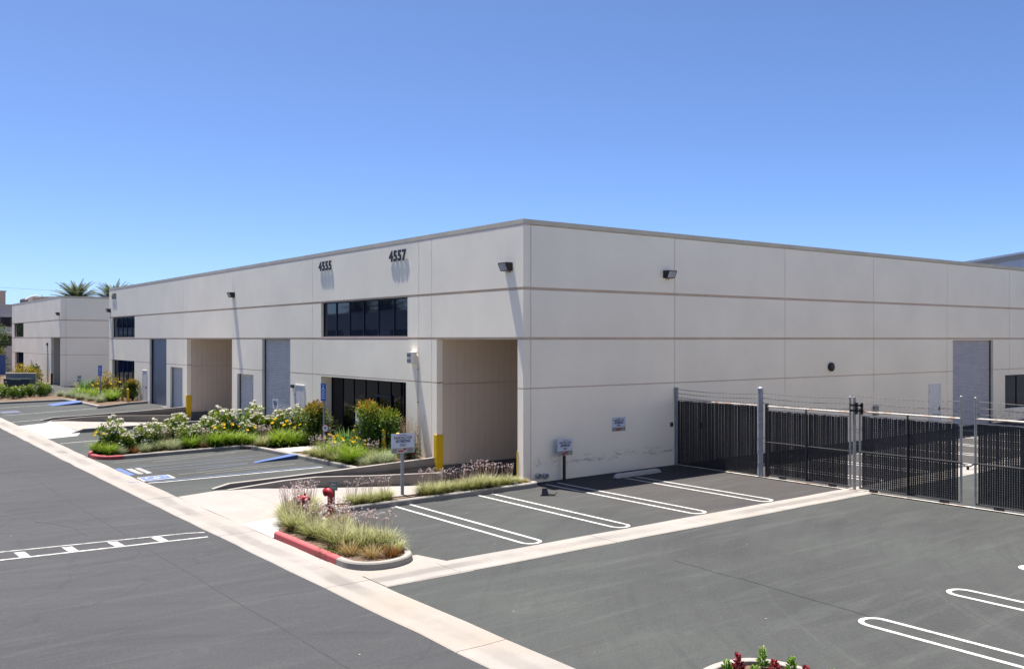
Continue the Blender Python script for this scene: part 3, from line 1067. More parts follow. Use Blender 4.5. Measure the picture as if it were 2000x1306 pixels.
drape_obj('access_symbol', [[(-8.6, 39.6), (-7.6, 39.6), (-7.6, 41.4), (-8.6, 41.4)]], 'blue_old', 0.006)
struct(bpy.data.objects['access_symbol.001'], 'faded blue symbol in the far parking bay')


# ------------------------------------------------------------------ facades
def panel_mesh(a0, a1, z0, z1, ops, d0, d1, fm, sides=True):
    """rectangle with openings; fm(a, z, d) -> xyz; d measured inward"""
    A = sorted({a0, a1} | {x for o in ops for x in o[:2] if a0 < x < a1})
    Z = sorted({z0, z1} | {x for o in ops for x in o[2:] if z0 < x < z1})
    occ = {}
    for i in range(len(A) - 1):
        for j in range(len(Z) - 1):
            ca, cz = (A[i] + A[i + 1]) / 2, (Z[j] + Z[j + 1]) / 2
            occ[i, j] = not any(o[0] < ca < o[1] and o[2] < cz < o[3] for o in ops)
    comps = []
    seen = set()
    for key, f in occ.items():
        if not f or key in seen:
            continue
        comp, todo = [], [key]
        seen.add(key)
        while todo:
            i, j = todo.pop()
            comp.append((i, j))
            for q in ((i + 1, j), (i - 1, j), (i, j + 1), (i, j - 1)):
                if occ.get(q) and q not in seen:
                    seen.add(q)
                    todo.append(q)
        comps.append(comp)
    return [_panel(A, Z, occ, c, d0, d1, fm, sides) for c in comps]


def _panel(A, Z, occ, comp, d0, d1, fm, sides):
    mb = MB()
    for (i, j) in comp:
        p, q, r, s = A[i], A[i + 1], Z[j], Z[j + 1]
        mb.face([fm(p, r, d0), fm(q, r, d0), fm(q, s, d0), fm(p, s, d0)])
        if sides:
            if not occ.get((i - 1, j)):
                mb.face([fm(p, r, d0), fm(p, s, d0), fm(p, s, d1), fm(p, r, d1)])
            if not occ.get((i + 1, j)):
                mb.face([fm(q, r, d0), fm(q, r, d1), fm(q, s, d1), fm(q, s, d0)])
            if not occ.get((i, j - 1)):
                mb.face([fm(p, r, d0), fm(p, r, d1), fm(q, r, d1), fm(q, r, d0)])
            if not occ.get((i, j + 1)):
                mb.face([fm(p, s, d0), fm(q, s, d0), fm(q, s, d1), fm(p, s, d1)])
    return mb


def facade(parent, fm, cols, rows, ops, mat, gaps, vgap=0.014, depth=0.25):
    """rows: z levels; gaps: half-height of the groove at each level"""
    for i in range(len(cols) - 1):
        for j in range(len(rows) - 1):
            a0 = cols[i] + (vgap if i else 0)
            a1 = cols[i + 1] - (vgap if i < len(cols) - 2 else 0)
            mb = panel_mesh(a0, a1, rows[j] + gaps[j], rows[j + 1] - gaps[j + 1], ops, 0.0, depth, fm)
            for m in mb:
                m.build('wall_panel', mat, parent, fix=True)
    mb = panel_mesh(0.016, cols[-1] - 0.002, rows[0], rows[-1], ops, 0.016, 0.2, fm, sides=False)
    for m in mb:
        m.build('groove_backing', 'reveal', parent, fix=True)


def box_fm(mb, fm, a0, a1, z0, z1, d0, d1):
    p = [fm(a, z, d) for z in (z0, z1) for a, d in ((a0, d0), (a1, d0), (a1, d1), (a0, d1))]
    mb.hexa(p)


def window(parent, fm, a0, a1, z0, z1, n, d=0.13, mat='glass', sill=True, rail=None):
    """aluminium frame with n panes between mullions"""
    fr = MB()
    t = 0.042
    box_fm(fr, fm, a0, a1, z0, z0 + t, d - .03, d + .05)
    box_fm(fr, fm, a0, a1, z1 - t, z1, d - .03, d + .05)
    w = (a1 - a0) / n
    for k in range(n + 1):
        c = a0 + w * k
        c = min(max(c, a0 + t / 2), a1 - t / 2)
        box_fm(fr, fm, c - t / 2, c + t / 2, z0 + t, z1 - t, d - .028, d + .05)
    if rail:
        for k in range(n):
            box_fm(fr, fm, a0 + w * k + t / 2, a0 + w * (k + 1) - t / 2, rail - t / 2, rail + t / 2, d - .026, d + .05)
    f = fr.build('window', 'frame', parent, fix=True)
    for k in range(n):
        pm = MB()
        tilt = rnd.uniform(-.004, .004)
        p0, p1 = a0 + w * k + t / 2 - .005, a0 + w * (k + 1) - t / 2 + .005
        pm.face([fm(p0, z0 + .04, d + .01), fm(p1, z0 + .04, d + .01 + tilt), fm(p1, z1 - .04, d + .01 + tilt), fm(p0, z1 - .04, d + .01)])
        pm.build('pane', mat, f)
    if sill:
        s = MB()
        box_fm(s, fm, a0 - .02, a1 + .02, z0 - .075, z0 - .004, -0.003, 0.2)
        s.build('sill', 'pink', f, fix=True)
    return f


def roll_door(parent, fm, a0, a1, z0, z1, d=0.17, mat='roll', pitch=0.085):
    cu = MB()
    n = int((z1 - z0) / pitch)
    pr = []
    for k in range(n):
        z = z0 + k * pitch
        pr += [(z, d), (z + pitch * .15, d - .022), (z + pitch * .55, d - .028), (z + pitch * .85, d - .012)]
    pr.append((z1, d))
    for (za, da), (zb, db) in zip(pr, pr[1:]):
        cu.face([fm(a0, za, da), fm(a1, za, da), fm(a1, zb, db), fm(a0, zb, db)])
    o = cu.build('roll_door', mat, parent)
    for a, b in ((a0, a0 + .07), (a1 - .07, a1)):
        fr = MB()
        box_fm(fr, fm, a, b, z0, z1, d - .06, d - .03)
        fr.build('guide_rail', 'dark_metal', o, fix=True)
    bb = MB()
    box_fm(bb, fm, a0 + .07, a1 - .07, z0, z0 + .09, d - .05, d - .029)
    bb.build('bottom_bar', 'steel', o, fix=True)
    return o


def man_door(parent, fm, a0, a1, z0, z1, mat, hand=1, plate=False):
    fr = MB()
    t = 0.06
    box_fm(fr, fm, a0 - t, a0, z0, z1 + t, -.025, .02)
    box_fm(fr, fm, a1, a1 + t, z0, z1 + t, -.025, .02)
    box_fm(fr, fm, a0, a1, z1, z1 + t, -.025, .02)
    lf = MB()
    box_fm(lf, fm, a0 + .004, a1 - .004, z0 + .01, z1 - .004, -.014, .02)
    d = lf.build('door', mat, parent, fix=True)
    fr.build('door_frame', 'door_white', d, fix=True)
    h = MB()
    c = a0 + .09 if hand > 0 else a1 - .09
    box_fm(h, fm, c - .025, c + .025, z0 + .95, z0 + 1.12, -.05, -.014)
    box_fm(h, fm, c - .02, c + .10 * hand + .02 * hand, z0 + 1.02, z0 + 1.05, -.075, -.05)
    h.build('handle', 'dark_metal', d, fix=True)
    for zz in (0.25, 1.0, 1.8):
        hg = MB()
        c2 = a1 - .01 if hand > 0 else a0 + .01
        box_fm(hg, fm, c2 - .012, c2 + .012, z0 + zz, z0 + zz + .11, -.03, -.014)
        hg.build('hinge', 'steel', d, fix=True)
    return d


ROWS = [-1.0, 2.97, 4.535, 6.10, 8.082]
GAPS = [0, 0.018, 0.042, 0.046, 0.012]

bld = thing('warehouse', 'long off-white concrete warehouse numbered 4555 and 4557 with two dock openings', 'building')
fF = lambda a, z, d: (d, a, z)
fS = lambda a, z, d: (a, d, z)

DZ = 0.05
ops_f = [
    (0.29, 5.02, -1.1, 4.50), (7.15, 14.4, 0.10, 2.90), (7.04, 14.4, 4.61, 6.075),
    (17.66, 21.03, 0.06, 4.50), (22.16, 24.4, 0.10, 2.72), (25.15, 32.54, -1.1, 4.50),
    (33.35, 35.75, 0.24, 2.80), (36.52, 40.15, 0.26, 4.50), (43.75, 49.69, 0.25, 3.0), (43.69, 49.69, 4.62, 6.075)]
cols_f = [0.0, 5.36, 6.24, 15.28, 25.0, 33.2, 42.93, 50.58]
facade(bld, fF, cols_f, ROWS, ops_f, 'wall', GAPS)
ops_s = [(25.99, 29.96, 0.2, 4.46), (31.2, 36.0, 0.95, 2.66)]
fS2 = fS
cols_s = [0.252, 0.3, 6.79, 13.07, 19.27, 25.47, 31.67, 37.87, 44.0, 50.2]
facade(bld, fS2, [0.252] + cols_s[1:], ROWS, ops_s, 'wall_side', GAPS)

# parapet coping, flashing line, roof and rear walls
mb = MB()
mb.box(-0.004, 0.30, -0.012, 50.60, 8.115, 8.26)
mb.build('coping', 'coping', bld, fix=True)
mb = MB()
mb.box(0.301, 50.2, -0.012, 0.30, 8.115, 8.26)
mb.build('coping', 'coping', bld, fix=True)
mb = MB()
mb.box(-0.002, 0.24, -0.003, 50.59, 8.07, 8.115)
mb.build('flashing', 'pink', bld)
mb = MB()
mb.face([(0.2, 0.2, 7.8), (50, 0.2, 7.8), (50, 50.4, 7.8), (0.2, 50.4, 7.8)])
mb.build('roof', 'roof', bld)
mb = MB()
mb.box(0.25, 50.2, 50.3, 50.58, -1, 8.2)
mb.box(49.9, 50.2, 0.25, 50.3, -1, 8.2)
mb.build('rear_wall', 'wall', bld)
mb = MB()
mb.box(6.0, 6.2, 0.3, 50.3, -1, 4.6)
mb.build('inner_partition', 'board', bld)

# glazing
window(bld, fF, 7.04, 14.4, 4.61, 6.075, 6, 0.14)
window(bld, fF, 43.69, 49.69, 4.62, 6.075, 5, 0.14)
window(bld, fF, 43.75, 49.69, 0.25, 3.0, 5, 0.20, 'glass_dark', False)
w = window(bld, fS, 31.2, 36.0, 0.95, 2.66, 3, 0.18, 'glass', False)
# recessed entry: soffit, jamb returns and a glazed screen with a door
fE = lambda a, z, d: (d + 0.42, a, z)
en = window(bld, fE, 7.15, 14.4, 0.12, 2.90, 7, 0.1, 'glass_dark', False)
mb = MB()
mb.box(0.25, 0.6, 7.0, 7.15, 0.1, 2.95)
mb.box(0.25, 0.6, 14.4, 14.55, 0.1, 2.95)
mb.box(0.25, 0.6, 7.15, 14.4, 2.9, 3.0)
mb.build('entry_return', 'wall', bld)
mb = MB()
mb.box(0.0, 0.6, 7.15, 14.4, 0.0, 0.12)
mb.build('entry_step', 'walk', bld)
mb = MB()
box_fm(mb, fE, 9.1, 9.18, 0.12, 2.3, .04, .08)
box_fm(mb, fE, 10.25, 10.33, 0.12, 2.3, .04, .08)
box_fm(mb, fE, 9.18, 10.25, 2.2, 2.3, .04, .08)
dr = mb.build('entry_door', 'frame', bld, fix=True)
mb = MB()
mb.tube([fE(9.3, 0.9, 0.0), fE(9.3, 1.4, 0.0)], 0.018)
mb.build('handle', 'steel', dr)

roll_door(bld, fF, 17.66, 21.03, 0.06, 4.5, 0.19)
roll_door(bld, fF, 22.16, 24.4, 0.10, 2.72, 0.19)
roll_door(bld, fF, 33.35, 35.75, 0.24, 2.80, 0.19, 'roll')
roll_door(bld, fS, 25.99, 29.96, 0.2, 4.46, 0.19, 'roll_blue')
# smooth steel sectional door
mb = MB()
box_fm(mb, fF, 36.52, 40.15, 0.27, 4.5, 0.19, 0.23)
sd = mb.build('steel_door', 'steel_door', bld, fix=True)
for k in range(1, 7):
    mb = MB()
    z = 0.27 + k * 0.605
    box_fm(mb, fF, 36.54, 40.12, z - .007, z + .007, 0.186, 0.20)
    mb.build('door_seam', 'steel_door', sd, fix=True)
mb = MB()
box_fm(mb, fF, 40.05, 40.15, 0.27, 4.5, 0.12, 0.18)
mb.build('guide_rail', 'dark_metal', sd, fix=True)
man_door(bld, fF, 16.12, 17.05, 0.12, 2.38, 'door_grey', 1)
mb = MB()
box_fm(mb, fF, 16.55, 16.72, 1.40, 1.55, -.02, -.014)
mb.build('door_plate', 'dark_metal', bld, fix=True)
mb = MB()
box_fm(mb, fF, 17.2, 17.42, 2.28, 2.42, -.10, 0)
mb.build('keypad_lamp', 'dark_metal', bld, fix=True)
man_door(bld, fF, 40.78, 41.7, 0.27, 2.38, 'door_grey', 1)
man_door(bld, fS, 23.85, 24.8, 0.22, 2.36, 'door_white', -1)
mb = MB()
mb.box(19.2, 19.5, -0.12, 0, 1.2, 1.6)
mb.build('meter_box', 'sign_back', bld, fix=True)

# thresholds in front of the ground-level doors
mb = MB()
mb.box(-0.06, 0.18, 36.5, 40.2, 0.1, 0.275)
mb.box(-0.06, 0.18, 33.3, 35.8, 0.1, 0.245)
mb.box(-0.06, 0.18, 22.1, 24.45, -0.1, 0.105)
mb.box(-0.06, 0.18, 17.6, 21.1, -0.1, 0.065)
mb.build('threshold', 'walk', bld)


# dock recesses lined with vertical boards
def dock(v0, v1, zf):
    w = 0.305
    n = 16
    for r, (za, zb) in enumerate(((zf, 2.90), (2.935, 4.5))):
        for k in range(n):
            u = 0.262 + w * k
            mb = MB()
            mb.box(u + .003, u + w - .003, v1 + .004 + rnd.uniform(0, .003), v1 + .03, za, zb)
            mb.build('siding_board', 'board', bld)
    mb = MB()
    mb.box(0.255, 5.9, v1 + .022, v1 + .2, -1, 4.55)
    mb.build('siding_backing', 'reveal', bld)
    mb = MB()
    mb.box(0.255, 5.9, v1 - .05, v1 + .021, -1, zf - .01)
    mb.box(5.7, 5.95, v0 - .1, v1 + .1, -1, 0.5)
    mb.build('dock_stem_wall', 'stem', bld, fix=True)  # grey concrete stem, its below-grade shade put into the dark colour
    mb = MB()
    mb.box(0.255, 5.9, v0 - .2, v0, -1, 4.55)
    mb.build('dock_side_wall', 'board', bld)
    mb = MB()
    mb.box(0.255, 5.9, v0 - .05, v1 + .05, 4.51, 4.6)
    mb.build('dock_ceiling', 'board', bld)
    mb = MB()
    mb.box(5.7, 5.9, v0, v1, 0.5, 4.5)
    mb.build('dock_back_wall', 'board', bld)


dock(0.29, 5.02, 0.03)
dock(25.15, 32.54, 0.20)


# address numerals, each one proud of the wall so that it throws its long shadow
def numerals(s, vc, z, size, wid):
    n = len(s)
    for k, ch in enumerate(s):
        me = text_mesh(ch, size, 0.012, 'numeral', 0.022)
        v = vc + wid * (n - 1) / 2 - wid * k
        put_text('numeral', me, FRONT, Vector((-0.030, v, z)), bld)
        mb = MB()
        for dz_ in (-0.1, 0.1):
            mb.tube([(-0.03, v, z + dz_), (0.0, v, z + dz_)], 0.008, 6)
        # stand-off pins
        mb.build('numeral_pin', 'numeral', bld)


numerals('4557', 7.75, 7.64, 0.54, 0.32)
numerals('4555', 13.95, 7.64, 0.52, 0.32)
numerals('4553', 49.1, 7.62, 0.52, 0.32)


# ------------------------------------------------------------------ neighbouring building
nb = thing('warehouse', 'smaller off-white concrete warehouse beyond the first, with palms behind', 'building')
V2 = 67.6
fF2 = lambda a, z, d: (d, V2 + a, z + 0.1)
fS3 = lambda a, z, d: (a, V2 + d, z + 0.1)
ops2 = [(0.1, 4.1, -1.1, 4.50), (18.2, 23.9, 4.62, 6.075), (18.2, 23.4, 0.2, 3.0)]
facade(nb, fF2, [0.0, 4.4, 17.2, 25.3], ROWS, ops2, 'wall', GAPS)
facade(nb, fS3, [0.252, 0.45, 7.0, 13.5, 20], ROWS, [], 'wall_side', GAPS)
mb = MB()
mb.box(-0.004, 0.3, V2 - .012, V2 + 25.3, 8.18, 8.36)
mb.build('coping', 'coping', nb, fix=True)
mb = MB()
mb.box(0.301, 20, V2 - .03, V2 + 0.3, 8.18, 8.36)
mb.build('coping', 'coping', nb, fix=True)
mb = MB()
mb.face([(0.2, V2 + .2, 7.9), (20, V2 + .2, 7.9), (20, V2 + 25, 7.9), (0.2, V2 + 25, 7.9)])
mb.build('roof', 'roof', nb)
mb = MB()
mb.box(0.2, 20, V2 + 25.1, V2 + 25.3, -1, 8.3)
mb.box(19.8, 20, V2 + .25, V2 + 25.1, -1, 8.3)
mb.build('rear_wall', 'wall', nb)
window(nb, fF2, 18.2, 23.9, 4.62, 6.075, 5, 0.14)
window(nb, fF2, 18.2, 23.4, 0.2, 3.0, 5, 0.2, 'glass_dark', False)
mb = MB()
mb.box(0.26, 4, V2 + 4.12, V2 + 4.3, 0, 4.6)
mb.box(3.9, 4.1, V2 + .28, V2 + 4.1, 0, 4.6)
mb.box(0.26, 4, V2 + .28, V2 + 4.1, 4.6, 4.7)
mb.build('dock_lining', 'board', nb)
mb = MB()
mb.box(-0.02, 0.14, V2 + 4.1, V2 + 4.23, 0.2, 1.32)
mb.build('corner_guard', 'yellow', nb, fix=True)
mb = MB()
box_fm(mb, fF2, 13.4, 14.2, 0.2, 2.3, -.02, .01)
mb.build('door', 'door_grey', nb, fix=True)
mb = MB()
mb.tube([(-0.04, V2 + 5.6, 0.3), (-0.04, V2 + 5.6, 3.9)], 0.03, 6)
mb.build('downpipe', 'steel', nb)
mb = MB()
mb.box(-0.12, 0, V2 + 5.5, V2 + 5.7, 3.9, 4.15)
mb.build('junction_box', 'dark_metal', nb, fix=True)


# ------------------------------------------------------------------ yellow corner guards
def guard(loc, label, flip=1):
    t = thing('corner_guard', label, 'corner guard', loc)
    mb = MB()
    mb.box(-0.022, 0.0, 0.0, 0.16, 0, 1.28)
    mb.build('front_plate', 'yellow', t, fix=True)
    mb = MB()
    mb.box(-0.022, 0.25, -0.024, -0.001, 0, 1.28)
    mb.build('return_plate', 'yellow', t, fix=True)
    for z in (0.2, 0.64, 1.08):
        mb = MB()
        mb.tube([(-0.022, 0.08, z), (-0.034, 0.08, z)], 0.014, 6)
        mb.build('bolt', 'steel', t)
    return t


guard((0, 5.02, -0.16), 'yellow steel corner guard at the near dock opening beside the entrance bed')
guard((0, 32.54, -0.10), 'yellow steel corner guard at the far dock opening')
gd = thing('corner_guard', 'narrow yellow corner guard on the pillar at the building corner', 'corner guard', (0.0, 0.29, -0.6))
mb = MB()
mb.box(-0.022, 0.20, 0.001, 0.024, 0, 1.6)
mb.build('return_plate', 'yellow', gd, fix=True)
mb = MB()
mb.box(-0.022, 0, -0.03, 0.0, 0, 1.6)
mb.build('front_plate', 'yellow', gd, fix=True)
gd2 = thing('corner_guard', 'narrow yellow corner guard on the pillar between far dock and small roll door', 'corner guard', (0.0, 25.15, -0.4))
mb = MB()
mb.box(-0.022, 0.20, 0.001, 0.024, 0, 1.6)
mb.build('return_plate', 'yellow', gd2, fix=True)


# ------------------------------------------------------------------ wall lights and boxes
def wall_light(loc, rz, label):
    """wall-pack floodlight; local x = out of the wall, y = along it"""
    t = thing('wall_light', label, 'wall light', loc, rz, 'floodlights on the warehouse walls')
    t.scale = (.8, .8, .8)
    h = MB()
    w = 0.25
    A = [(0, 0.17), (0.34, 0.17), (0.36, 0.15), (0.22, -0.16), (0, -0.16)]
    i = len(h.v)
    for y in (-w, w):
        for x, z in A:
            h.v.append((x, y, z))
    n = len(A)
    h.f.append(tuple(range(n)))
    h.f.append(tuple(range(2 * n - 1, n - 1, -1)))
    for k in range(n):
        h.f.append((k, k + n, (k + 1) % n + n, (k + 1) % n))
    ho = h.build('housing', 'bronze', t, fix=True)
    ln = MB()
    ln.face([(0.356, -w + .03, 0.125), (0.356, w - .03, 0.125), (0.239, w - .03, -0.135), (0.239, -w + .03, -0.135)])
    ln.build('lens', 'lens', t)
    for y in (-w + .015, w - .015):
        fr = MB()
        fr.tube([(0.365, y, 0.14), (0.232, y, -0.15)], 0.012, 6)
        fr.build('lens_bar', 'bronze', t)
    bp = MB()
    bp.box(-0.0, 0.015, -0.12, 0.12, -0.22, -0.155)
    bp.build('back_plate', 'rust', t, fix=True)
    return t


PI = math.pi
wall_light((0, 0.75, 6.80), PI, 'dark floodlight on the front wall nearest the building corner')
wall_light((0, 24.93, 6.82), PI, 'dark floodlight above the small roll door on the front wall')
wall_light((0, 50.3, 6.62), PI, 'dark floodlight at the far left end of the front wall')
wall_light((6.4, 0, 6.78), -PI / 2, 'dark floodlight high on the shaded side wall')
wall_light((0, V2 + 0.55, 6.75), PI, 'dark floodlight at the corner of the neighbouring building')

t = thing('alarm_box', 'cream louvred siren box on the wall beside the conduit', 'siren box', (0, 6.57, 3.62))
mb = MB()
mb.box(-0.22, 0, -0.16, 0.16, 0, 0.40)
mb.build('case', 'cream', t, fix=True)
for z in (0.05, 0.25):
    mb = MB()
    mb.box(-0.235, -0.221, -0.12, 0.12, z, z + .10)
    mb.build('louvre', 'sign_back', t, fix=True)
mb = MB()
mb.box(-0.26, 0.0, -0.18, 0.18, 0.401, 0.42)
mb.build('lid', 'cream', t, fix=True)
t = thing('conduit', 'thin grey conduit running down the joint beside the siren box', 'conduit', (0, 6.28, 0))
mb = MB()
mb.tube([(-0.02, 0, 0.2), (-0.02, 0, 3.9), (-0.02, 0.12, 4.0)], 0.013, 6)
mb.build('pipe', 'coping', t)
for z in (1.0, 2.2, 3.4):
    mb = MB()
    mb.box(-0.04, 0, -.03, .03, z, z + .03)
    mb.build('strap', 'steel', t)
t = thing('alarm_bell', 'round dark fire alarm bell on the shaded side wall', 'alarm bell', (16.1, 0, 3.36))
mb = MB()
mb.tube([(0, 0, 0), (0, -0.05, 0)], 0.16, 16)
mb.build('back_box', 'dark_metal', t)
mb = MB()
mb.tube([(0, -.05, 0), (0, -.10, 0), (0, -.135, 0), (0, -.15, 0)], [0.19, 0.18, 0.12, 0.03], 16)
mb.build('gong', 'brown' if False else 'bronze', t, smooth=True)
t = thing('wall_outlet', 'small dark outlet box on the side wall by the fence', 'outlet box', (6.6, 0, 1.42))
mb = MB()
mb.box(-.06, .06, -.05, 0, 0, .16)
mb.build('case', 'sign_back', t, fix=True)
mb = MB()
mb.box(-.045, .045, -.06, -.051, .02, .14)
mb.build('cover', 'dark_metal', t, fix=True)
for k, x in enumerate((0.55, 0.83)):
    t = thing('drain_pipe', ('left' if k == 0 else 'right') + ' of the two pipe stubs at the foot of the side wall', 'pipe', (x, 0, 0.22 - .02 * k))
    mb = MB()
    n = 14
    prof = [(0.085, 0.0), (0.085, -0.16), (0.065, -0.16), (0.065, -0.02)]
    rings = []
    for r, y in prof:
        i = len(mb.v)
        for j in range(n):
            a = 2 * PI * j / n
            mb.v.append((r * math.cos(a), y, r * math.sin(a)))
        rings.append(i)
    for a, b in zip(rings, rings[1:]):
        for j in range(n):
            mb.f.append((a + j, a + (j + 1) % n, b + (j + 1) % n, b + j))
    mb.build('stub', 'sign_pale', t, smooth=True)
    mb = MB()
    mb.tube([(0, -0.02, 0), (0, -0.03, 0)], 0.066, 14)
    mb.build('bore', 'dark_metal', t)


# ------------------------------------------------------------------ signs
def parking_sign(t, rot, w, h, zc, lower='pale', number='4557'):
    """plate with PARKING FOR / number FIRESTONE / ONLY and a tow panel; faces -y in its own frame (rotated by the root)"""
    mb = MB()
    mb.box(-w / 2, w / 2, -0.006, 0.0, zc - h / 2, zc + h / 2)
    p = mb.build('sign_plate', 'sign', t, fix=True)
    ph = h * 0.27
    mb = MB()
    mb.box(-w / 2 + .008, w / 2 - .008, -0.011, -0.0062, zc - h / 2 + .008, zc - h / 2 + ph)
    mb.build('tow_panel', 'sign_pale' if lower == 'pale' else 'sign_back', p, fix=True)

    def line(s, size, z, mat, bold, sp=1.0, wmax=None):
        me = text_mesh(s, size, 0.001, mat, bold, sp)
        o = bpy.data.objects.new('lettering', me)
        col.objects.link(o)
        o.parent = p
        o.location = (0, -0.0085, z)
        o.rotation_euler = (PI / 2, 0, 0)
        if wmax:
            ww = max(v.co.x for v in me.vertices) - min(v.co.x for v in me.vertices)
            o.scale.x = wmax / ww
    top = zc + h / 2
    k = h / 0.56
    line('PARKING FOR', 0.115 * k, top - h * .235, 'ink', 0.002, 1.05, w * .76)
    line(number + ' FIRESTONE', 0.105 * k, top - h * .405, 'ink_blue', 0.004, 1.0, w * .62)
    line('ONLY', 0.105 * k, top - h * .60, 'ink', 0.002, 1.05, w * .28)
    mb = MB()
    for a in (-.11, 0.0, .11):
        mb.box(w * a - w * .045, w * a + w * .045, -0.0085, -0.0062, top - h * .105, top - h * .075)
    mb.build('small_print', 'ink_blue', p)
    mb = MB()
    z0 = zc - h / 2
    mb.box(-w * .2, w * .0, -0.0135, -0.0112, z0 + ph * .22, z0 + ph * .55)
    mb.box(w * .02, w * .14, -0.0135, -0.0112, z0 + ph * .55, z0 + ph * .9)
    mb.hexa([(-w * .02, -.0135, z0 + ph * .4), (w * .05, -.0135, z0 + ph * .55), (w * .05, -.0112, z0 + ph * .55), (-w * .02, -.0112, z0 + ph * .4),
             (-w * .02, -.0135, z0 + ph * .5), (w * .05, -.0135, z0 + ph * .65), (w * .05, -.0112, z0 + ph * .65), (-w * .02, -.0112, z0 + ph * .5)])
    mb.build('tow_symbol', 'red', p)
    mb = MB()
    for r in range(4):
        for c0, c1 in ((-.45, -.24), (.18, .45)):
            mb.box(w * c0, w * (c1 - .04 * (r % 2)), -0.013, -0.0112, z0 + ph * (.14 + .2 * r), z0 + ph * (.22 + .2 * r))
    mb.build('small_print', 'ink' if lower == 'pale' else 'sign_pale', p)
    return p


def post(t, h, mat='steel', r=0.03, sq=False):
    mb = MB()
    if sq:
        mb.box(-r, r, -r + .04, r + .04, 0, h)
        o = mb.build('post', mat, t, fix=True)
    else:
        # U-channel post
        mb.box(-r, r, .012, .018, -.1, h)
        mb.box(-r, -r + .008, .018, .05, -.1, h)
        mb.box(r - .008, r, .018, .05, -.1, h)
        o = mb.build('post', mat, t)
    return o


def bolts(t, zs):
    for z in zs:
        mb = MB()
        mb.tube([(0, -.0065, z), (0, -.018, z)], 0.012, 6)
        mb.build('bolt', 'steel', t)


t = thing('parking_sign', 'white parking sign on a grey post in the garlic strip, nearest the camera', 'sign', (-4.25, 0.10, 0.04), math.radians(-3))
post(t, 1.72, 'post_blue', 0.045)
parking_sign(t, None, 0.74, 0.56, 1.52)
bolts(t, (1.30,))
t = thing('parking_sign', 'white parking sign on a grey post before the entrance glass', 'sign', (-1.2, 8.55, 0.10), math.radians(-90))
post(t, 1.75, 'post_blue', 0.04)
parking_sign(t, None, 0.62, 0.56, 1.47)
t = thing('parking_sign', 'small white parking sign on a post among the roses before the roll door', 'sign', (-1.0, 17.0, 0.06), math.radians(-90))
post(t, 1.72, 'post_blue', 0.04)
parking_sign(t, None, 0.62, 0.56, 1.47, 'grey', '4555')
t = thing('parking_sign', 'parking sign on a black post by the wall beside the pipe stubs', 'sign', (1.46, -0.28, 0.0), 0)
post(t, 1.25, 'dark_metal', 0.035, True)
parking_sign(t, None, 0.62, 0.52, 1.08, 'grey')
mb = MB()
mb.lathe([(0.14, 0.0), (0.14, 0.02), (0.06, 0.05), (0.05, 0.12)], 0, 0.04, 12)
mb.build('post_base', 'dark_metal', t)
t = thing('parking_sign', 'parking sign fixed flat on the shaded side wall', 'sign', (4.06, -0.006, 1.40), 0)
parking_sign(t, None, 0.62, 0.47, 0.25, 'grey')
bolts(t, (0.06, 0.46))

def access_sign(loc, rz, label, h=2.62):
    t = thing('access_sign', label, 'sign', loc, rz)
    post(t, h - .05, 'post_blue', 0.04)
    mb = MB()
    mb.box(-.17, .17, -.006, 0, h - .70, h)
    p = mb.build('sign_plate', 'blue_sign', t, fix=True)
    mb = MB()
    def bar(x0, x1, z0, z1):
        mb.box(x0, x1, -.0085, -.0063, z0, z1)
    bar(-.02, .02, h - .10, h - .05)
    bar(-.018, .018, h - .24, h - .12)
    bar(-.018, .07, h - .245, h - .215)
    bar(.05, .08, h - .31, h - .245)
    bar(-.01, .05, h - .17, h - .15)
    n = 10
    for k in range(n):
        a0, a1 = math.radians(110 + 22 * k), math.radians(110 + 22 * (k + 1))
        cx, cz = 0.0, h - .26
        q = [(cx + r * math.cos(a), -.0085, cz + r * math.sin(a)) for r, a in ((.075, a0), (.075, a1), (.10, a1), (.10, a0))]
        mb.face(q)
    mb.build('wheelchair', 'white', p)
    mb = MB()
    for r in range(3):
        for x0, x1 in ((-.11, -.02), (.01, .10)):
            mb.box(x0, x1, -.0085, -.0063, h - .44 - .085 * r, h - .40 - .085 * r)
    mb.build('lettering', 'sign', p)
    return t


access_sign((-1.3, 11.45, 0.12), math.radians(-80), 'blue wheelchair parking sign on a post beside the entrance walk')
access_sign((-2.0, 44.7, 0.3), math.radians(-60), 'distant blue wheelchair parking sign in the far bed', 2.42)
t = thing('parking_sign', 'distant small white sign on a post before the neighbouring building', 'sign', (-1.5, 53.2, 0.3), math.radians(-60))
post(t, 1.4, 'post_blue', 0.04)
parking_sign(t, None, 0.5, 0.46, 1.22, 'grey', '4553')
t = thing('marker_sign', 'little round white marker with red rim low among the lilies', 'sign', (-1.6, 10.63, 0.14), math.radians(-60))
post(t, 0.85, 'dark_metal', 0.012)
mb = MB()
mb.tube([(0, 0, .88), (0, -.01, .88)], 0.15, 18)
p = mb.build('sign_plate', 'red', t)
mb = MB()
mb.tube([(0, -.0102, .88), (0, -.014, .88)], 0.125, 18)
mb.build('sign_face', 'white', p)
mb = MB()
for z in (.90, .855):
    mb.box(-.06, .06, -.017, -.0145, z, z + .03)
mb.build('lettering', 'ink', p)
t = thing('marker_sign', 'small grey metal plate on a short post behind the red valves', 'sign', (-6.66, -0.40, 0.0), math.radians(-58))
mb = MB()
mb.box(-.035, .035, .004, .03, 0, 0.70)
mb.build('post', 'stem_brown', t, fix=True)
mb = MB()
mb.box(-.13, .13, -.004, .003, .52, .76)
p = mb.build('sign_plate', 'sign_back', t, fix=True)
mb = MB()
mb.box(-.06, .06, -.006, -.0042, .65, .70)
mb.box(-.09, .09, -.006, -.0042, .57, .60)
mb.build('lettering', 'sign_pale', p)


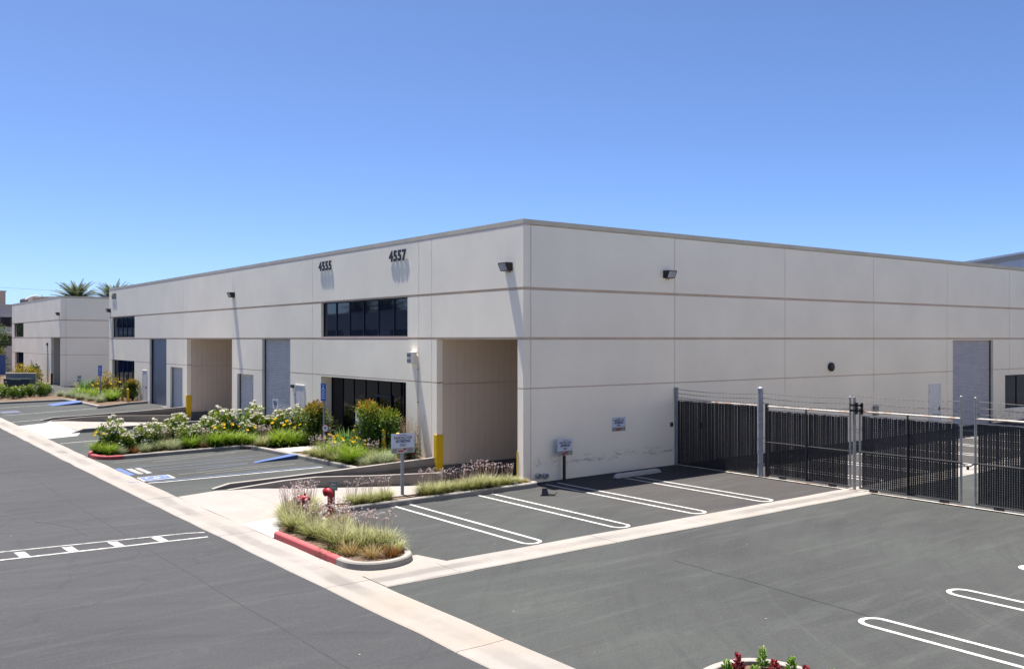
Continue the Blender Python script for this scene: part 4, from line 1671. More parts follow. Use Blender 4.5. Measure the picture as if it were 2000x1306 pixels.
# ------------------------------------------------------------------ fire valves in the island
def valve_a(loc):
    t = thing('fire_valve', 'tall red fire hose pipe standing in the flowering island', 'fire valve', loc, math.radians(-60))
    mb = MB()
    mb.tube([(0, 0, -0.1), (0, 0, 0.66), (-0.015, 0, 0.72), (-0.06, 0, 0.755), (-0.11, 0, 0.75)], [0.075, 0.075, 0.08, 0.085, 0.085], 14)
    mb.build('riser', 'hydrant', t, smooth=True)
    mb = MB()
    mb.tube([(-0.105, 0, .75), (-0.16, 0, .735)], 0.10, 14)
    mb.build('outlet_cap', 'hydrant', t)
    mb = MB()
    mb.lathe([(0.14, 0.18), (0.14, 0.22), (0.09, 0.23)], 0, 0, 14)
    mb.build('flange', 'hydrant', t)
    mb = MB()
    mb.tube([(-0.06, -.1, .45), (-.06, .0, .45)], 0.04, 10)
    mb.build('test_port', 'steel', t)
    return t


def valve_b(loc):
    t = thing('fire_valve', 'red double-headed fire department connection left of the tall red pipe', 'fire valve', loc, math.radians(-50))
    mb = MB()
    mb.tube([(0, 0, -.1), (0, 0, 0.48)], 0.07, 12)
    mb.build('riser', 'hydrant', t, smooth=True)
    mb = MB()
    mb.tube([(-.16, -.02, .50), (.16, -.02, .50)], 0.075, 12)
    mb.build('manifold', 'hydrant', t, smooth=True)
    for s in (-1, 1):
        mb = MB()
        mb.tube([(s * .11, -.03, .49), (s * .12, -.16, .44)], [0.06, 0.07], 12)
        o = mb.build('inlet', 'hydrant', t)
        mb = MB()
        mb.tube([(s * .12, -.161, .44), (s * .123, -.18, .432)], 0.06, 12)
        mb.build('inlet_cap', 'dark_metal', o)
    mb = MB()
    mb.tube([(0, .02, .55), (0, .02, .63)], 0.03, 8)
    mb.build('handle', 'hydrant', t)
    return t


ta = valve_a((-7.66, -2.3, 0.03))
ta.scale = (1.0, 1.0, 1.06)
valve_b((-7.95, -1.45, 0.05)).scale = (.85, .85, 1.05)


# ------------------------------------------------------------------ bollards
def bollard(loc, label, h=1.0, bands=False):
    t = thing('bollard', label, 'bollard', loc, 0, 'yellow pipe bollards')
    mb = MB()
    mb.lathe([(0.075, -.1), (0.075, h - .04), (0.062, h - .01), (0.03, h)], 0, 0, 14)
    mb.build('pipe', 'yellow', t, smooth=True)
    mb = MB()
    mb.lathe([(0.10, 0.0), (0.10, 0.02), (0.08, 0.03)], 0, 0, 14)
    mb.build('collar', 'walk', t)
    if bands:
        for z in (h - .2, h - .36):
            mb = MB()
            mb.lathe([(0.0765, z), (0.0775, z + .005), (0.0775, z + .04), (0.0765, z + .045)], 0, 0, 14)
            mb.build('band', 'rust', t)
    return t


bollard((-0.95, 7.15, 0.15), 'yellow bollard left of the nearest parking sign', 1.05, True)
bollard((-0.75, 6.45, 0.18), 'yellow bollard partly behind the nearest parking sign', 0.95)
bollard((-0.7, 16.9, 0.08), 'yellow bollard before the big roll door, left one', 1.0)
bollard((-0.7, 15.75, 0.08), 'yellow bollard half hidden by the nandina near the roll door', 1.0)
bollard((-1.05, 41.35, 0.3), 'far yellow bollard nearest the steel door', 0.95)
bollard((-1.0, 42.9, 0.3), 'far yellow bollard beside the end window', 0.9)


# ------------------------------------------------------------------ wheel stop and lost floodlight
t = thing('wheel_stop', 'white concrete wheel stop in the shade before the side wall', 'wheel stop', (4.05, -0.92, g(4, -1) + .006), math.radians(3))
mb = MB()
L, n = 1.08, 2
xs = [-L, -L + .06, -L + .16, L - .16, L - .06, L]
hs = [0.05, 0.11, 0.13, 0.13, 0.11, 0.05]
rings = []
for x, h in zip(xs, hs):
    i = len(mb.v)
    k = h / .13
    for y, z in ((-.10, 0), (-.085, h * .7), (-.05, h), (.05, h), (.085, h * .7), (.10, 0)):
        mb.v.append((x, y * (0.75 + .25 * k), z))
    rings.append(i)
for a, b in zip(rings, rings[1:]):
    for j in range(5):
        mb.f.append((a + j, b + j, b + j + 1, a + j + 1))
mb.f.append(tuple(rings[0] + j for j in range(6)))
mb.f.append(tuple(rings[-1] + j for j in range(6))[::-1])
mb.build('block', 'sign_pale', t, fix=True)
for x in (-.6, .6):
    mb = MB()
    mb.tube([(x, 0, .12), (x, 0, .134)], 0.02, 8)
    mb.build('pin', 'rust', t)

t = thing('floodlight', 'small black floodlight lying on the asphalt below the parking sign', 'floodlight', (-0.75, -2.0, g(-.75, -2) + .006), math.radians(-37))
mb = MB()
mb.hexa([(-.10, -.06, .02), (.11, -.06, .02), (.11, .05, .02), (-.10, .05, .02), (-.08, -.01, .21), (.06, -.01, .21), (.06, .05, .21), (-.08, .05, .21)])
mb.build('housing', 'dark_metal', t, fix=True)
mb = MB()
mb.face([(-.06, -.033, .12), (.05, -.033, .12), (.045, -.016, .185), (-.055, -.016, .185)])
mb.build('lens', 'sign', t)
mb = MB()
mb.box(-.14, .30, -.05, .04, 0, .02)
mb.build('bracket', 'dark_metal', t, fix=True)
mb = MB()
mb.tube([(.10, 0, .05), (.2, 0, .03), (.30, 0, .04), (.36, 0, .09)], 0.012, 6)
mb.build('cable', 'dark_metal', t)


# ------------------------------------------------------------------ fence and gates
FU = 6.80


def slat_panel(t, v0, v1, z0, z1, name='slat'):
    """privacy slats woven in chain link between v0 > v1"""
    mb = MB()
    p = 0.062
    n = int((v0 - v1) / p)
    for k in range(n):
        v = v0 - p * (k + .5)
        w = 0.0532 / 2 * rnd.uniform(.94, 1.03)
        lean = rnd.uniform(-.006, .006)
        top = z1 + rnd.uniform(-.018, .008)
        if rnd.random() < .03:
            w *= 0.8
        mb.hexa([(FU - .004, v - w, z0), (FU + .004, v - w, z0), (FU + .004, v + w, z0), (FU - .004, v + w, z0),
                 (FU - .004, v - w + lean, top), (FU + .004, v - w + lean, top), (FU + .004, v + w + lean, top), (FU - .004, v + w + lean, top)])
    o = mb.build('slats', 'slat', t)
    o['kind'] = 'stuff'
    wm = MB()
    r = 0.006
    n = int((v0 - v1) / p)
    m = int((z1 - z0) / p)
    for k in range(n):
        v = v0 - p * k
        for j in range(m):
            za, zb = z0 + p * j, z0 + p * (j + 1)
            for sgn, du in ((1, -.009), (-1, .009)):
                va, vb = (v, v - p) if sgn > 0 else (v - p, v)
                wm.face([(FU + du, va - r, za), (FU + du, va + r, za), (FU + du, vb + r, zb), (FU + du, vb - r, zb)])
    o = wm.build('chain_link', 'wire', t)
    o['kind'] = 'stuff'


def fpost(t, v, z1, r, mat, cap=None, u=FU):
    mb = MB()
    z0 = g(u, v) - .1
    mb.lathe([(r, z0), (r, z1), (r * 1.12, z1), (r * 1.12, z1 + .02), (r * .9, z1 + .05), (r * .4, z1 + .075)], u, v, 14)
    return mb.build('post', mat, t, smooth=False)


def rail(t, v0, v1, z, mat, r=0.024, name='rail', u=FU, z2=None):
    mb = MB()
    mb.tube([(u, v0, z), (u, v1, z if z2 is None else z2)], r, 8)
    return mb.build(name, mat, t)


def barbed(t, v0, v1, zs, sag=0.05):
    for z in zs:
        mb = MB()
        pts = []
        n = 14
        for k in range(n + 1):
            s = k / n
            pts.append((FU + rnd.uniform(-.01, .01), v0 + (v1 - v0) * s, z - sag * 4 * s * (1 - s) + rnd.uniform(-.008, .008)))
        mb.tube(pts, 0.0065, 4)
        nb_ = int(abs(v1 - v0) / .14)
        for k in range(nb_):
            v = v0 + (v1 - v0) * (k + .5) / nb_
            s = (v - v0) / (v1 - v0)
            zz = z - sag * 4 * s * (1 - s)
            mb.tube([(FU, v - .012, zz - .022), (FU, v + .012, zz + .022)], 0.004, 3)
            mb.tube([(FU - .02, v, zz + .012), (FU + .02, v, zz - .012)], 0.004, 3)
        mb.build('barbed_wire', 'wire', t)


fz = g(FU, -5)
t = thing('chain_link_fence', 'chain-link fence panel with black slats between side wall and thick post', 'fence')
mb = MB()
mb.box(FU - .045, FU + .045, -.12, -.03, fz - .1, 2.80)
mb.build('wall_post', 'post_blue', t, fix=True)
slat_panel(t, -0.13, -3.62, fz + .04, 2.34)
rail(t, -0.13, -3.62, 2.37, 'rust')
rail(t, -0.13, -3.62, fz + .06, 'dark_metal', .018)
fpost(t, -3.73, 2.90, 0.085, 'post_blue')
for z in (0.5, 0.9, 1.3, 1.75, 2.2):
    mb = MB()
    mb.lathe([(0.092, z), (0.094, z + .01), (0.094, z + .03), (0.092, z + .04)], FU, -3.73, 14)
    mb.build('tension_band', 'steel', t)
barbed(t, -0.1, -3.7, (2.74, 2.60, 2.46))
mb = MB()
mb.box(FU - .03, FU - .012, -1.30, -1.16, 1.42, 1.66)
mb.build('latch_plate', 'dark_metal', t, fix=True)


def gate(label, v0, v1, ztop, zs, hinge=None, tallpost=(True, True), lift=0.09, casters=()):
    t = thing('gate', label, 'gate', (0, 0, 0), 0, 'slatted rolling gates')
    z0 = g(FU, v0) + lift
    zt = ztop
    slat_panel(t, v0 - .07, v1 + .07, z0 + .04, zt - .14)
    rail(t, v0, v1, zt, 'rust', .026, 'top_rail')
    rail(t, v0, v1, zt - .12, 'rust', .014, 'slat_rail')
    rail(t, v0, v1, z0 + .02, 'dark_metal', .026, 'bottom_rail')
    zm = z0 + (zt - z0) * .48
    rail(t, v0, v1, zm, 'dark_metal', .022, 'middle_rail', FU - .03)
    vm = (v0 + v1) / 2
    mb = MB()
    mb.tube([(FU - .032, vm, z0), (FU - .032, vm, zt)], 0.024, 8)
    mb.build('mullion', 'dark_metal', t)
    for v, tp in ((v0, tallpost[0]), (v1, tallpost[1])):
        mb = MB()
        mb.lathe([(0.032, z0), (0.032, zs if tp else zt + .05), (0.036, (zs if tp else zt + .05) + .01), (0.02, (zs if tp else zt + .05) + .03)], FU, v, 10)
        mb.build('stile', 'steel', t)
    for a, b in (((v0 - .1, zm), (vm, zt - .1)), ((v1 + .1, zm), (vm, zt - .1))):
        mb = MB()
        mb.tube([(FU + .03, a[0], a[1]), (FU + .03, b[0], b[1])], 0.006, 5)
        mb.build('brace', 'wire', t)
    for v in casters:
        mb = MB()
        mb.box(FU - .045, FU - .012, v - .13, v + .13, z0 - .06, z0 + .0)
        c = mb.build('caster', 'dark_metal', t, fix=True)
        mb = MB()
        mb.tube([(FU - .05, v, z0 - .045), (FU - .005, v, z0 - .045)], 0.05, 12)
        mb.build('wheel', 'dark_metal', c)
    return t


t = gate('slatted gate leaf beside the thick blue post', -3.98, -6.98, 2.36, 2.80, None, (False, True), .09, (-4.6, -6.4))
barbed(t, -3.8, -7.0, (2.78, 2.62, 2.46))
mb = MB()
mb.lathe([(0.06, g(FU, -4) - .1), (0.06, 2.42), (0.07, 2.43), (0.05, 2.46)], FU + .02, -3.97, 12)
mb.build('hinge_post', 'dark_metal', t)
t = gate('slatted gate leaf between the latch posts and the open gap', -7.30, -10.30, 2.40, 2.98, None, (False, True), .09, (-7.75, -9.85))
barbed(t, -7.05, -10.3, (2.86, 2.66, 2.5))
mb = MB()
mb.lathe([(0.045, g(FU, -7.1) - .1), (0.045, 2.80), (0.03, 2.83)], FU, -7.12, 12)
mb.build('latch_post', 'steel', t)
mb = MB()
for z in (2.42, 2.58):
    mb.box(FU - .07, FU - .02, -7.42, -7.0, z - .03, z + .03)
mb.box(FU - .07, FU - .02, -7.25, -7.19, 2.32, 2.66)
mb.box(FU - .07, FU - .02, -7.42, -7.36, 2.32, 2.66)
mb.build('latch_frame', 'dark_metal', t, fix=True)
t = gate('slatted gate leaf at the right edge beyond the open gap', -10.68, -16.2, 2.42, 2.96, None, (True, True), .09, (-11.3, -15.2))
barbed(t, -10.7, -16.2, (2.88, 2.70, 2.54))
t = thing('gate_chain', 'short chain hanging across the gap between two gate leaves', 'chain')
mb = MB()
pts = []
for k in range(9):
    s = k / 8
    pts.append((FU - .02, -10.32 - .34 * s, 1.24 - .10 * 4 * s * (1 - s)))
mb.tube(pts, 0.014, 5)
mb.build('links', 'dark_metal', t)
mb = MB()
mb.box(FU - .04, FU - .01, -10.52, -10.46, 1.06, 1.15)
mb.build('padlock', 'dark_metal', t, fix=True)
mb = MB()
stroke(mb, [(FU - .04, -0.2), (FU - .04, -16.5)], 0.11, 0.03)
struct(mb.build('gate_track', 'rust'), 'narrow rusty steel track under the gates')


# ------------------------------------------------------------------ utility boxes far left
t = thing('transformer', 'dark green utility transformer box with grey wall behind it', 'transformer', (-5.0, 57.0, g(-5, 57) + .1), math.radians(-37))
t.scale = (.72, .72, .72)
mb = MB()
mb.box(-1.35, 1.35, -.55, .60, .15, 1.62)
mb.build('case', 'green_box', t, fix=True)
mb = MB()
mb.box(-1.38, 1.38, -.58, .60, 1.62, 1.68)
mb.build('lid', 'green_box', t, fix=True)
mb = MB()
mb.box(-.55, .55, -.62, -.56, 1.55, 1.70)
mb.build('hatch_lip', 'grey_wall', t, fix=True)
for x in (-.9, -.45, 0, .45, .9):
    mb = MB()
    mb.box(x - .015, x + .015, -.565, -.551, .2, 1.55)
    mb.build('rib', 'green_box', t, fix=True)
mb = MB()
mb.box(-1.2, -1.0, -.565, -.551, 1.3, 1.42)
mb.build('warning_label', 'sign', t)
mb = MB()
mb.box(-1.6, 1.6, -.75, .8, -.1, .15)
mb.build('pad', 'walk', t, fix=True)
t = thing('screen_wall', 'low grey block wall standing behind the transformer box', 'wall', (-4.75, 57.6, g(-4.5, 58) + .05), math.radians(-37))
t.scale = (.74, .74, .76)
mb = MB()
mb.box(-1.55, 1.55, -.1, .1, 0, 2.1)
mb.build('panel', 'grey_wall', t, fix=True)
mb = MB()
mb.box(-1.6, 1.6, -.14, .14, 2.1, 2.18)
mb.build('cap', 'coping', t, fix=True)
t = thing('utility_cabinet', 'grey utility cabinet cut by the left edge of the picture', 'cabinet', (-7.15, 60.6, g(-6.3, 60) + .1), math.radians(-37))
mb = MB()
mb.box(-.75, .75, -.4, .4, 0, 1.55)
mb.build('case', 'sign', t, fix=True)
mb = MB()
mb.box(-.8, .8, -.45, .45, 1.55, 1.62)
mb.build('lid', 'door_grey', t, fix=True)


# ------------------------------------------------------------------ plants
def blade(mb, p, az, tilt, L, w, droop, segs=3):
    d = Vector((math.cos(az), math.sin(az), 0))
    s = Vector((-d.y, d.x, 0))
    q = Vector(p)
    a = tilt
    i = len(mb.v)
    for k in range(segs + 1):
        t = k / segs
        ww = w * (1 - t ** 1.6) * .5 + .0008
        mb.v.append(tuple(q + s * ww))
        mb.v.append(tuple(q - s * ww))
        q = q + (d * math.sin(a) + Vector((0, 0, math.cos(a)))) * (L / segs)
        a += droop / segs
    for k in range(segs):
        j = i + 2 * k
        mb.f.append((j, j + 1, j + 3, j + 2))


def leafq(mb, p, n, L, w, r):
    """one small folded leaf at p, pointing along n"""
    n = n.normalized()
    up = Vector((r.uniform(-1, 1), r.uniform(-1, 1), r.uniform(-.2, 1))).normalized()
    s = n.cross(up)
    if s.length < 1e-3:
        s = Vector((1, 0, 0))
    s.normalize()
    m = s.cross(n)
    a = p
    b = p + n * L
    c = p + n * L * .45 + s * w * .5 + m * w * .15
    e = p + n * L * .45 - s * w * .5 + m * w * .15
    i = len(mb.v)
    mb.v += [tuple(a), tuple(c), tuple(b), tuple(e)]
    mb.f += [(i, i + 1, i + 2), (i, i + 2, i + 3)]


def clump(seed, n, L, w, spread, tilt, droop):
    r = random.Random(seed)
    mb = MB()
    for _ in range(n):
        az = r.uniform(0, 2 * PI)
        rr = spread * math.sqrt(r.random())
        a2 = az + r.gauss(0, .5)
        blade(mb, (rr * math.cos(az), rr * math.sin(az), 0), a2, abs(r.gauss(tilt, tilt * .5)) * (.4 + rr / spread * .8), L * r.uniform(.6, 1.12), w * r.uniform(.7, 1.2), r.uniform(.3, 1) * droop)
    return mb


def stalks(seed, n, h, spread, headr, petals, lean=.16):
    r = random.Random(seed)
    st, fl = MB(), MB()
    for _ in range(n):
        az = r.uniform(0, 2 * PI)
        rr = spread * math.sqrt(r.random())
        p = Vector((rr * math.cos(az) * .5, rr * math.sin(az) * .5, .1))
        tip = p + Vector((math.cos(az) * lean * h * r.uniform(.3, 1.8), math.sin(az) * lean * h * r.uniform(.3, 1.8), h * r.uniform(.72, 1.1)))
        st.tube([p, p.lerp(tip, .5) + Vector((r.uniform(-.02, .02), r.uniform(-.02, .02), .01)), tip], 0.0026, 3, False)
        for _k in range(petals):
            q = tip + Vector((r.gauss(0, headr * .55), r.gauss(0, headr * .55), r.gauss(0, headr * .4)))
            leafq(fl, q, Vector((r.uniform(-1, 1), r.uniform(-1, 1), r.uniform(-.3, 1))), headr * .95, headr * .7, r)
    return st, fl


def bush(seed, n, rx, rz, L, w, lumps=7, zmin=.08, tight=1.0):
    """leafy shrub: leaves gathered in lumps on an uneven dome"""
    r = random.Random(seed)
    mb = MB()
    cs = []
    for k in range(lumps):
        a = r.uniform(0, 2 * PI)
        q = r.uniform(0, .62) * rx
        z = rz * (.32 + .62 * r.random())
        if q > rx * .45:
            z = min(z, rz * .72)
        cs.append((Vector((q * math.cos(a), q * math.sin(a), z)), rx * r.uniform(.32, .52) * tight))
    for k in range(4):
        a = k * PI / 2 + r.uniform(-.4, .4)
        cs.append((Vector((rx * .5 * math.cos(a), rx * .5 * math.sin(a), rz * .3)), rx * .5))
    for _ in range(n):
        c, cr = r.choice(cs)
        d = Vector((r.gauss(0, 1), r.gauss(0, 1), r.gauss(0, 1)))
        d.normalize()
        p = c + d * cr * (r.random() ** .45)
        if p.z < zmin:
            p.z = zmin + r.random() * .25
        if p.z > rz * 1.08:
            p.z = rz * r.uniform(.8, 1.05)
        leafq(mb, p, d + Vector((0, 0, r.uniform(-.6, .8))), L * r.uniform(.6, 1.3), w * r.uniform(.7, 1.3), r)
    return mb, cs


def stems(seed, cs, mat_r=0.012):
    mb = MB()
    r = random.Random(seed)
    for c, cr in cs:
        b = Vector((r.uniform(-.06, .06), r.uniform(-.06, .06), 0))
        mb.tube([b, b.lerp(c, .5) + Vector((0, 0, .06)), c], [mat_r, mat_r * .8, mat_r * .5], 5, False)
    return mb


def blooms(seed, cs, n, r0, rz, top=True):
    r = random.Random(seed)
    mb = MB()
    for _ in range(n):
        c, cr = max(r.choice(cs), r.choice(cs), key=lambda q: q[0].z)
        d = Vector((r.gauss(0, 1), r.gauss(0, 1), abs(r.gauss(.9, .8))))
        d.normalize()
        p = c + d * cr * r.uniform(.85, 1.1)
        rad = r0 * r.uniform(.7, 1.3)
        for k in range(9):
            a = 2 * PI * k / 9 * 2.4
            e = Vector((math.cos(a), math.sin(a), .35 + .9 * (k / 9)))
            leafq(mb, p, e + d * .4, rad, rad * .95, r)
    return mb


def lily_flowers(seed, n, h, spread):
    """scapes and, apart, each open yellow flower"""
    r = random.Random(seed)
    out = []
    for _ in range(n):
        a = r.uniform(0, 2 * PI)
        tip = Vector((math.cos(a) * spread * r.random(), math.sin(a) * spread * r.random(), h * r.uniform(.75, 1.15)))
        st, fl = MB(), MB()
        st.tube([(tip.x * .3, tip.y * .3, 0), tip], 0.005, 3, False)
        face = Vector((-.7, -.8, .5))
        i = len(fl.v)
        fl.v.append(tuple(tip))
        for k in range(6):
            b = 2 * PI * k / 6
            e = (Vector((math.cos(b), math.sin(b) * .8, math.sin(b) * .6 + .3)) + face * .35).normalized()
            sd = e.cross(face).normalized() * .03
            j = len(fl.v)
            fl.v += [tuple(tip + e * .05 + sd), tuple(tip + e * .10), tuple(tip + e * .05 - sd)]
            fl.f += [(i, j, j + 1), (i, j + 1, j + 2)]
        out.append((st, fl))
    return out


PM = {}
for k in range(3):
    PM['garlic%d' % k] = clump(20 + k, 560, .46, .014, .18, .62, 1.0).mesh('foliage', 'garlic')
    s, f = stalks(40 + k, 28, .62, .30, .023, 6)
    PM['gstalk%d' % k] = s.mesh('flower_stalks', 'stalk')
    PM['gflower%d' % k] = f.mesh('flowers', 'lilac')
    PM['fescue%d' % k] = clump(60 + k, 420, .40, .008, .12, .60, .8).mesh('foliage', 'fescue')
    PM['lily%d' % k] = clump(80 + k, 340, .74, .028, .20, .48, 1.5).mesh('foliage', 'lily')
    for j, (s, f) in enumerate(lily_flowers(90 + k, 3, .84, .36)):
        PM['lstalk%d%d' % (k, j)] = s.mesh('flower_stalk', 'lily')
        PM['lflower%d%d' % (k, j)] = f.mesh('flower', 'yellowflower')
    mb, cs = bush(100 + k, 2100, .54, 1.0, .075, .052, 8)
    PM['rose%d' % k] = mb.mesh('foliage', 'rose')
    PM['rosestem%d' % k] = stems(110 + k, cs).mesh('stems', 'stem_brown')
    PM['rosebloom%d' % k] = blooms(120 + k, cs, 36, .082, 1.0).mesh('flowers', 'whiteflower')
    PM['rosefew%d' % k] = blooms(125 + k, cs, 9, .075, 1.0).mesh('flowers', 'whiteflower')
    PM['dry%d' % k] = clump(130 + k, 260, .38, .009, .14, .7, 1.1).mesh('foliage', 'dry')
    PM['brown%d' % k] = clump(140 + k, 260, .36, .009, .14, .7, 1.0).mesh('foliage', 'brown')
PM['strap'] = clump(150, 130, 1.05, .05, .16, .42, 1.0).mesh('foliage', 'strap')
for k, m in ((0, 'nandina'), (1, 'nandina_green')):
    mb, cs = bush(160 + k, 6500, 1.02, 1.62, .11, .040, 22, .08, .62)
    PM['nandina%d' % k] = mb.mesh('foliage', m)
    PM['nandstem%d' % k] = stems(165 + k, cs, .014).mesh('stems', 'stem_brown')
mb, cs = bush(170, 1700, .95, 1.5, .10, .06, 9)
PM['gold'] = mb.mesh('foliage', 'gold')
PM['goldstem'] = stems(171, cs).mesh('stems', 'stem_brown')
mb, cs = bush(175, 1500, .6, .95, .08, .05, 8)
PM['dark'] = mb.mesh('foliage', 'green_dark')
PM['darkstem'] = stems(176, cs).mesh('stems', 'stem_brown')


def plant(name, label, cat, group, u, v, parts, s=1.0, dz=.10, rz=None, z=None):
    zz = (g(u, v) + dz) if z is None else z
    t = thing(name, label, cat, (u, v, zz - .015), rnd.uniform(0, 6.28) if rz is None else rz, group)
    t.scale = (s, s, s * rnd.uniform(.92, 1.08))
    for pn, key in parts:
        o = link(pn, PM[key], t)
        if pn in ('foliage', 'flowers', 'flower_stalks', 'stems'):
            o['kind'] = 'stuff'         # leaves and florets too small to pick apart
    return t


def garlic(u, v, label, group, s=1.0, fl=True, **kw):
    k = rnd.randrange(3)
    pr = [('foliage', 'garlic%d' % k)]
    if fl:
        pr += [('flower_stalks', 'gstalk%d' % k), ('flowers', 'gflower%d' % k)]
    return plant('society_garlic', label, 'garlic clump', group, u, v, pr, s, **kw)


def lily(u, v, label, group, s=1.0, fl=True, **kw):
    k = rnd.randrange(3)
    pr = [('foliage', 'lily%d' % k)]
    if fl:
        for j in range(rnd.choice((1, 2, 2, 3))):
            pr += [('flower_stalk', 'lstalk%d%d' % (k, j)), ('flower', 'lflower%d%d' % (k, j))]
    return plant('daylily', label, 'daylily', group, u, v, pr, s, **kw)


def fescue(u, v, label, group, s=1.0, **kw):
    return plant('grass_tuft', label, 'grass tuft', group, u, v, [('foliage', 'fescue%d' % rnd.randrange(3))], s, **kw)


def rose(u, v, label, group, s=1.0, few=False, **kw):
    k = rnd.randrange(3)
    if few:
        return plant('rose_bush', label, 'rose bush', group, u, v, [('foliage', 'rose%d' % k), ('stems', 'rosestem%d' % k), ('flowers', 'rosefew%d' % k)], s, **kw)
    return plant('rose_bush', label, 'rose bush', group, u, v, [('foliage', 'rose%d' % k), ('stems', 'rosestem%d' % k), ('flowers', 'rosebloom%d' % k)], s, **kw)


ORD = ['first', 'second', 'third', 'fourth', 'fifth', 'sixth', 'seventh', 'eighth', 'ninth', 'tenth', 'eleventh', 'twelfth', 'thirteenth', 'fourteenth', 'fifteenth', 'sixteenth']
ltr = lambda q: 0.8 * q[0] - 0.6 * q[1]         # order from left to right as one looks at the buildings
# island of flowering garlic
GI = 'garlic clumps on the red-kerbed island'
row_a = [(-8.15, -1.15), (-8.4, -1.75), (-8.52, -2.35), (-8.38, -2.95), (-8.55, -3.45), (-8.38, -4.05), (-8.5, -4.6), (-8.15, -5.0)]
row_b = [(-7.3, -0.28), (-7.6, -0.5), (-7.95, -0.68), (-7.85, -1.15), (-7.80, -2.95), (-7.95, -3.5), (-7.8, -4.2), (-7.82, -5.15)]
for row, nm in ((row_a, 'kerb side'), (row_b, 'stall side')):
    for k, (u, v) in enumerate(row):
        garlic(u + rnd.uniform(-.05, .05), v + rnd.uniform(-.05, .05), 'flowering garlic clump on the red-kerbed island, %s, %s from the ramp' % (nm, ORD[k]), GI, rnd.uniform(.95, 1.15))
plant('dry_clump', 'straw-coloured dry clump by the red kerb end of the island', 'dry clump', None, -8.72, -5.35, [('foliage', 'dry0')], .95)
plant('dry_clump', 'pale dry clump at the rounded tip of the island', 'dry clump', None, -8.45, -5.85, [('foliage', 'dry1')], .9)
plant('dry_clump', 'rusty brown dead clump at the tip of the island', 'dry clump', None, -8.12, -6.05, [('foliage', 'brown0')], .85)
garlic(-7.82, -5.72, 'small garlic clump without flowers at the stall side of the island tip', None, .7, False)
mb = clump(300, 200, .16, .012, .35, .9, .9)
t = thing('ground_weed', 'low green weed patch inside the red kerb', 'weed', (-8.85, -4.9, g(-8.8, -4.9) + .09))
mb.build('foliage', 'lily', t)

# garlic strip along the stalls
GS = 'garlic clumps in the strip along the stalls'
for k, (u, s, f) in enumerate([(-6.05, .85, 1), (-5.6, .95, 1), (-5.05, .9, 1), (-3.75, .95, 1), (-3.4, 1.0, 1), (-3.0, .9, 1), (-2.62, .85, 1), (-2.25, 1.0, 1), (-1.85, 1.1, 1), (-1.5, 1.0, 1)]):
    garlic(u, -.28 + rnd.uniform(-.05, .05), 'garlic clump in the strip along the stalls, %s from the red valves' % ORD[k], GS, s, bool(f))
garlic(-0.85, -.28, 'tall-stalked garlic clump standing apart near the building corner', None, .9)
garlic(-0.42, -.3, 'small garlic tuft next to the pillar at the building corner', None, .6, False)
plant('dry_clump', 'little brown tuft against the corner pillar', 'dry clump', None, -0.16, -.32, [('foliage', 'dry2')], .55)
for k, (u, v, s) in enumerate([(-2.75, -.42, .09), (-.62, -.38, .11), (-3.2, -.45, .07), (-.3, -.4, .06)]):
    mb = MB()
    r = random.Random(k)
    mb.lathe([(s * .6, 0), (s, s * .3), (s * .8, s * .7), (s * .3, s * .9)], 0, 0, 7)
    o = mb.build('rock', 'stone', None, (u, v, g(u, v) + .10))
    tag(o, ['pale rock in the middle of the garlic strip', 'largest pale rock, near the building corner', 'small pale rock left of the middle one in the strip', 'smallest pale rock beside the corner pillar'][k], 'rock', 'rocks in the garlic strip')

# rose bed
RB = 'white rose bushes in the long bed'
for k in range(15):
    u = -8.25 + k * .545
    v = 16.0 + .35 * math.sin(k * 1.7) + (.15 if k % 2 else -.15)
    rose(u, v, 'white rose bush in the back row of the long bed, %s from its red tip' % ORD[k], RB, rnd.uniform(.85, 1.36))
rose(-2.2, 16.6, 'tallest white rose bush, reaching up before the small roll door', None, 1.38)
for k, (u, v) in enumerate(((-7.8, 15.4), (-6.9, 15.45), (-5.6, 15.5), (-4.2, 15.4), (-2.9, 15.4))):
    rose(u, v, 'low white rose bush at the front of the long bed, %s from its red tip' % ORD[k], 'low roses in the long bed', .82)
lily(-8.75, 15.7, 'daylily clump at the red-kerbed tip of the rose bed', None, .9)
lily(-8.55, 14.95, 'daylily clump just inside the red kerb', None, .75, False)
fescue(-8.1, 14.9, 'pale grass tuft nearest the red kerb of the rose bed', None, .9)
plant('dry_clump', 'reddish brown dead plant in the rose bed', 'dry clump', None, -7.65, 15.0, [('foliage', 'brown1')], .9)
fescue(-7.2, 14.95, 'round pale grass tuft in front of the roses, left one', None, 1.15)
fescue(-6.7, 15.2, 'pale grass tuft behind the round one among the roses', None, 1.05)
fescue(-6.15, 14.85, 'largest pale round grass tuft at the rose bed kerb', None, 1.35)
lily(-5.45, 15.0, 'grassy lily clump in the middle of the rose bed', None, 1.0, False)
plant('dry_clump', 'straw-coloured garlic clump between lilies in the rose bed', 'dry clump', None, -5.0, 14.85, [('foliage', 'dry1'), ('flower_stalks', 'gstalk1'), ('flowers', 'gflower1')], 1.15)
for k, (u, v, s) in enumerate(((-4.5, 14.75, 1.15), (-4.05, 14.95, 1.1), (-3.65, 14.85, 1.0), (-3.2, 14.5, 1.0))):
    lily(u, v, 'green daylily overhanging the kerb at the right end of the rose bed, %s from left' % ORD[k], 'lilies overhanging the rose bed kerb', s, True)
garlic(-6.5, 15.5, 'garlic clump with lilac flowers among the roses', None, 1.1)
garlic(-6.0, 15.6, 'second lilac-flowered garlic clump among the roses', None, 1.1)
garlic(-2.9, 13.6, 'straw-pale garlic clump behind the kerb corner', None, 1.15)
garlic(-2.6, 14.2, 'lilac-flowered garlic clump between the roses and the walk', None, 1.05)
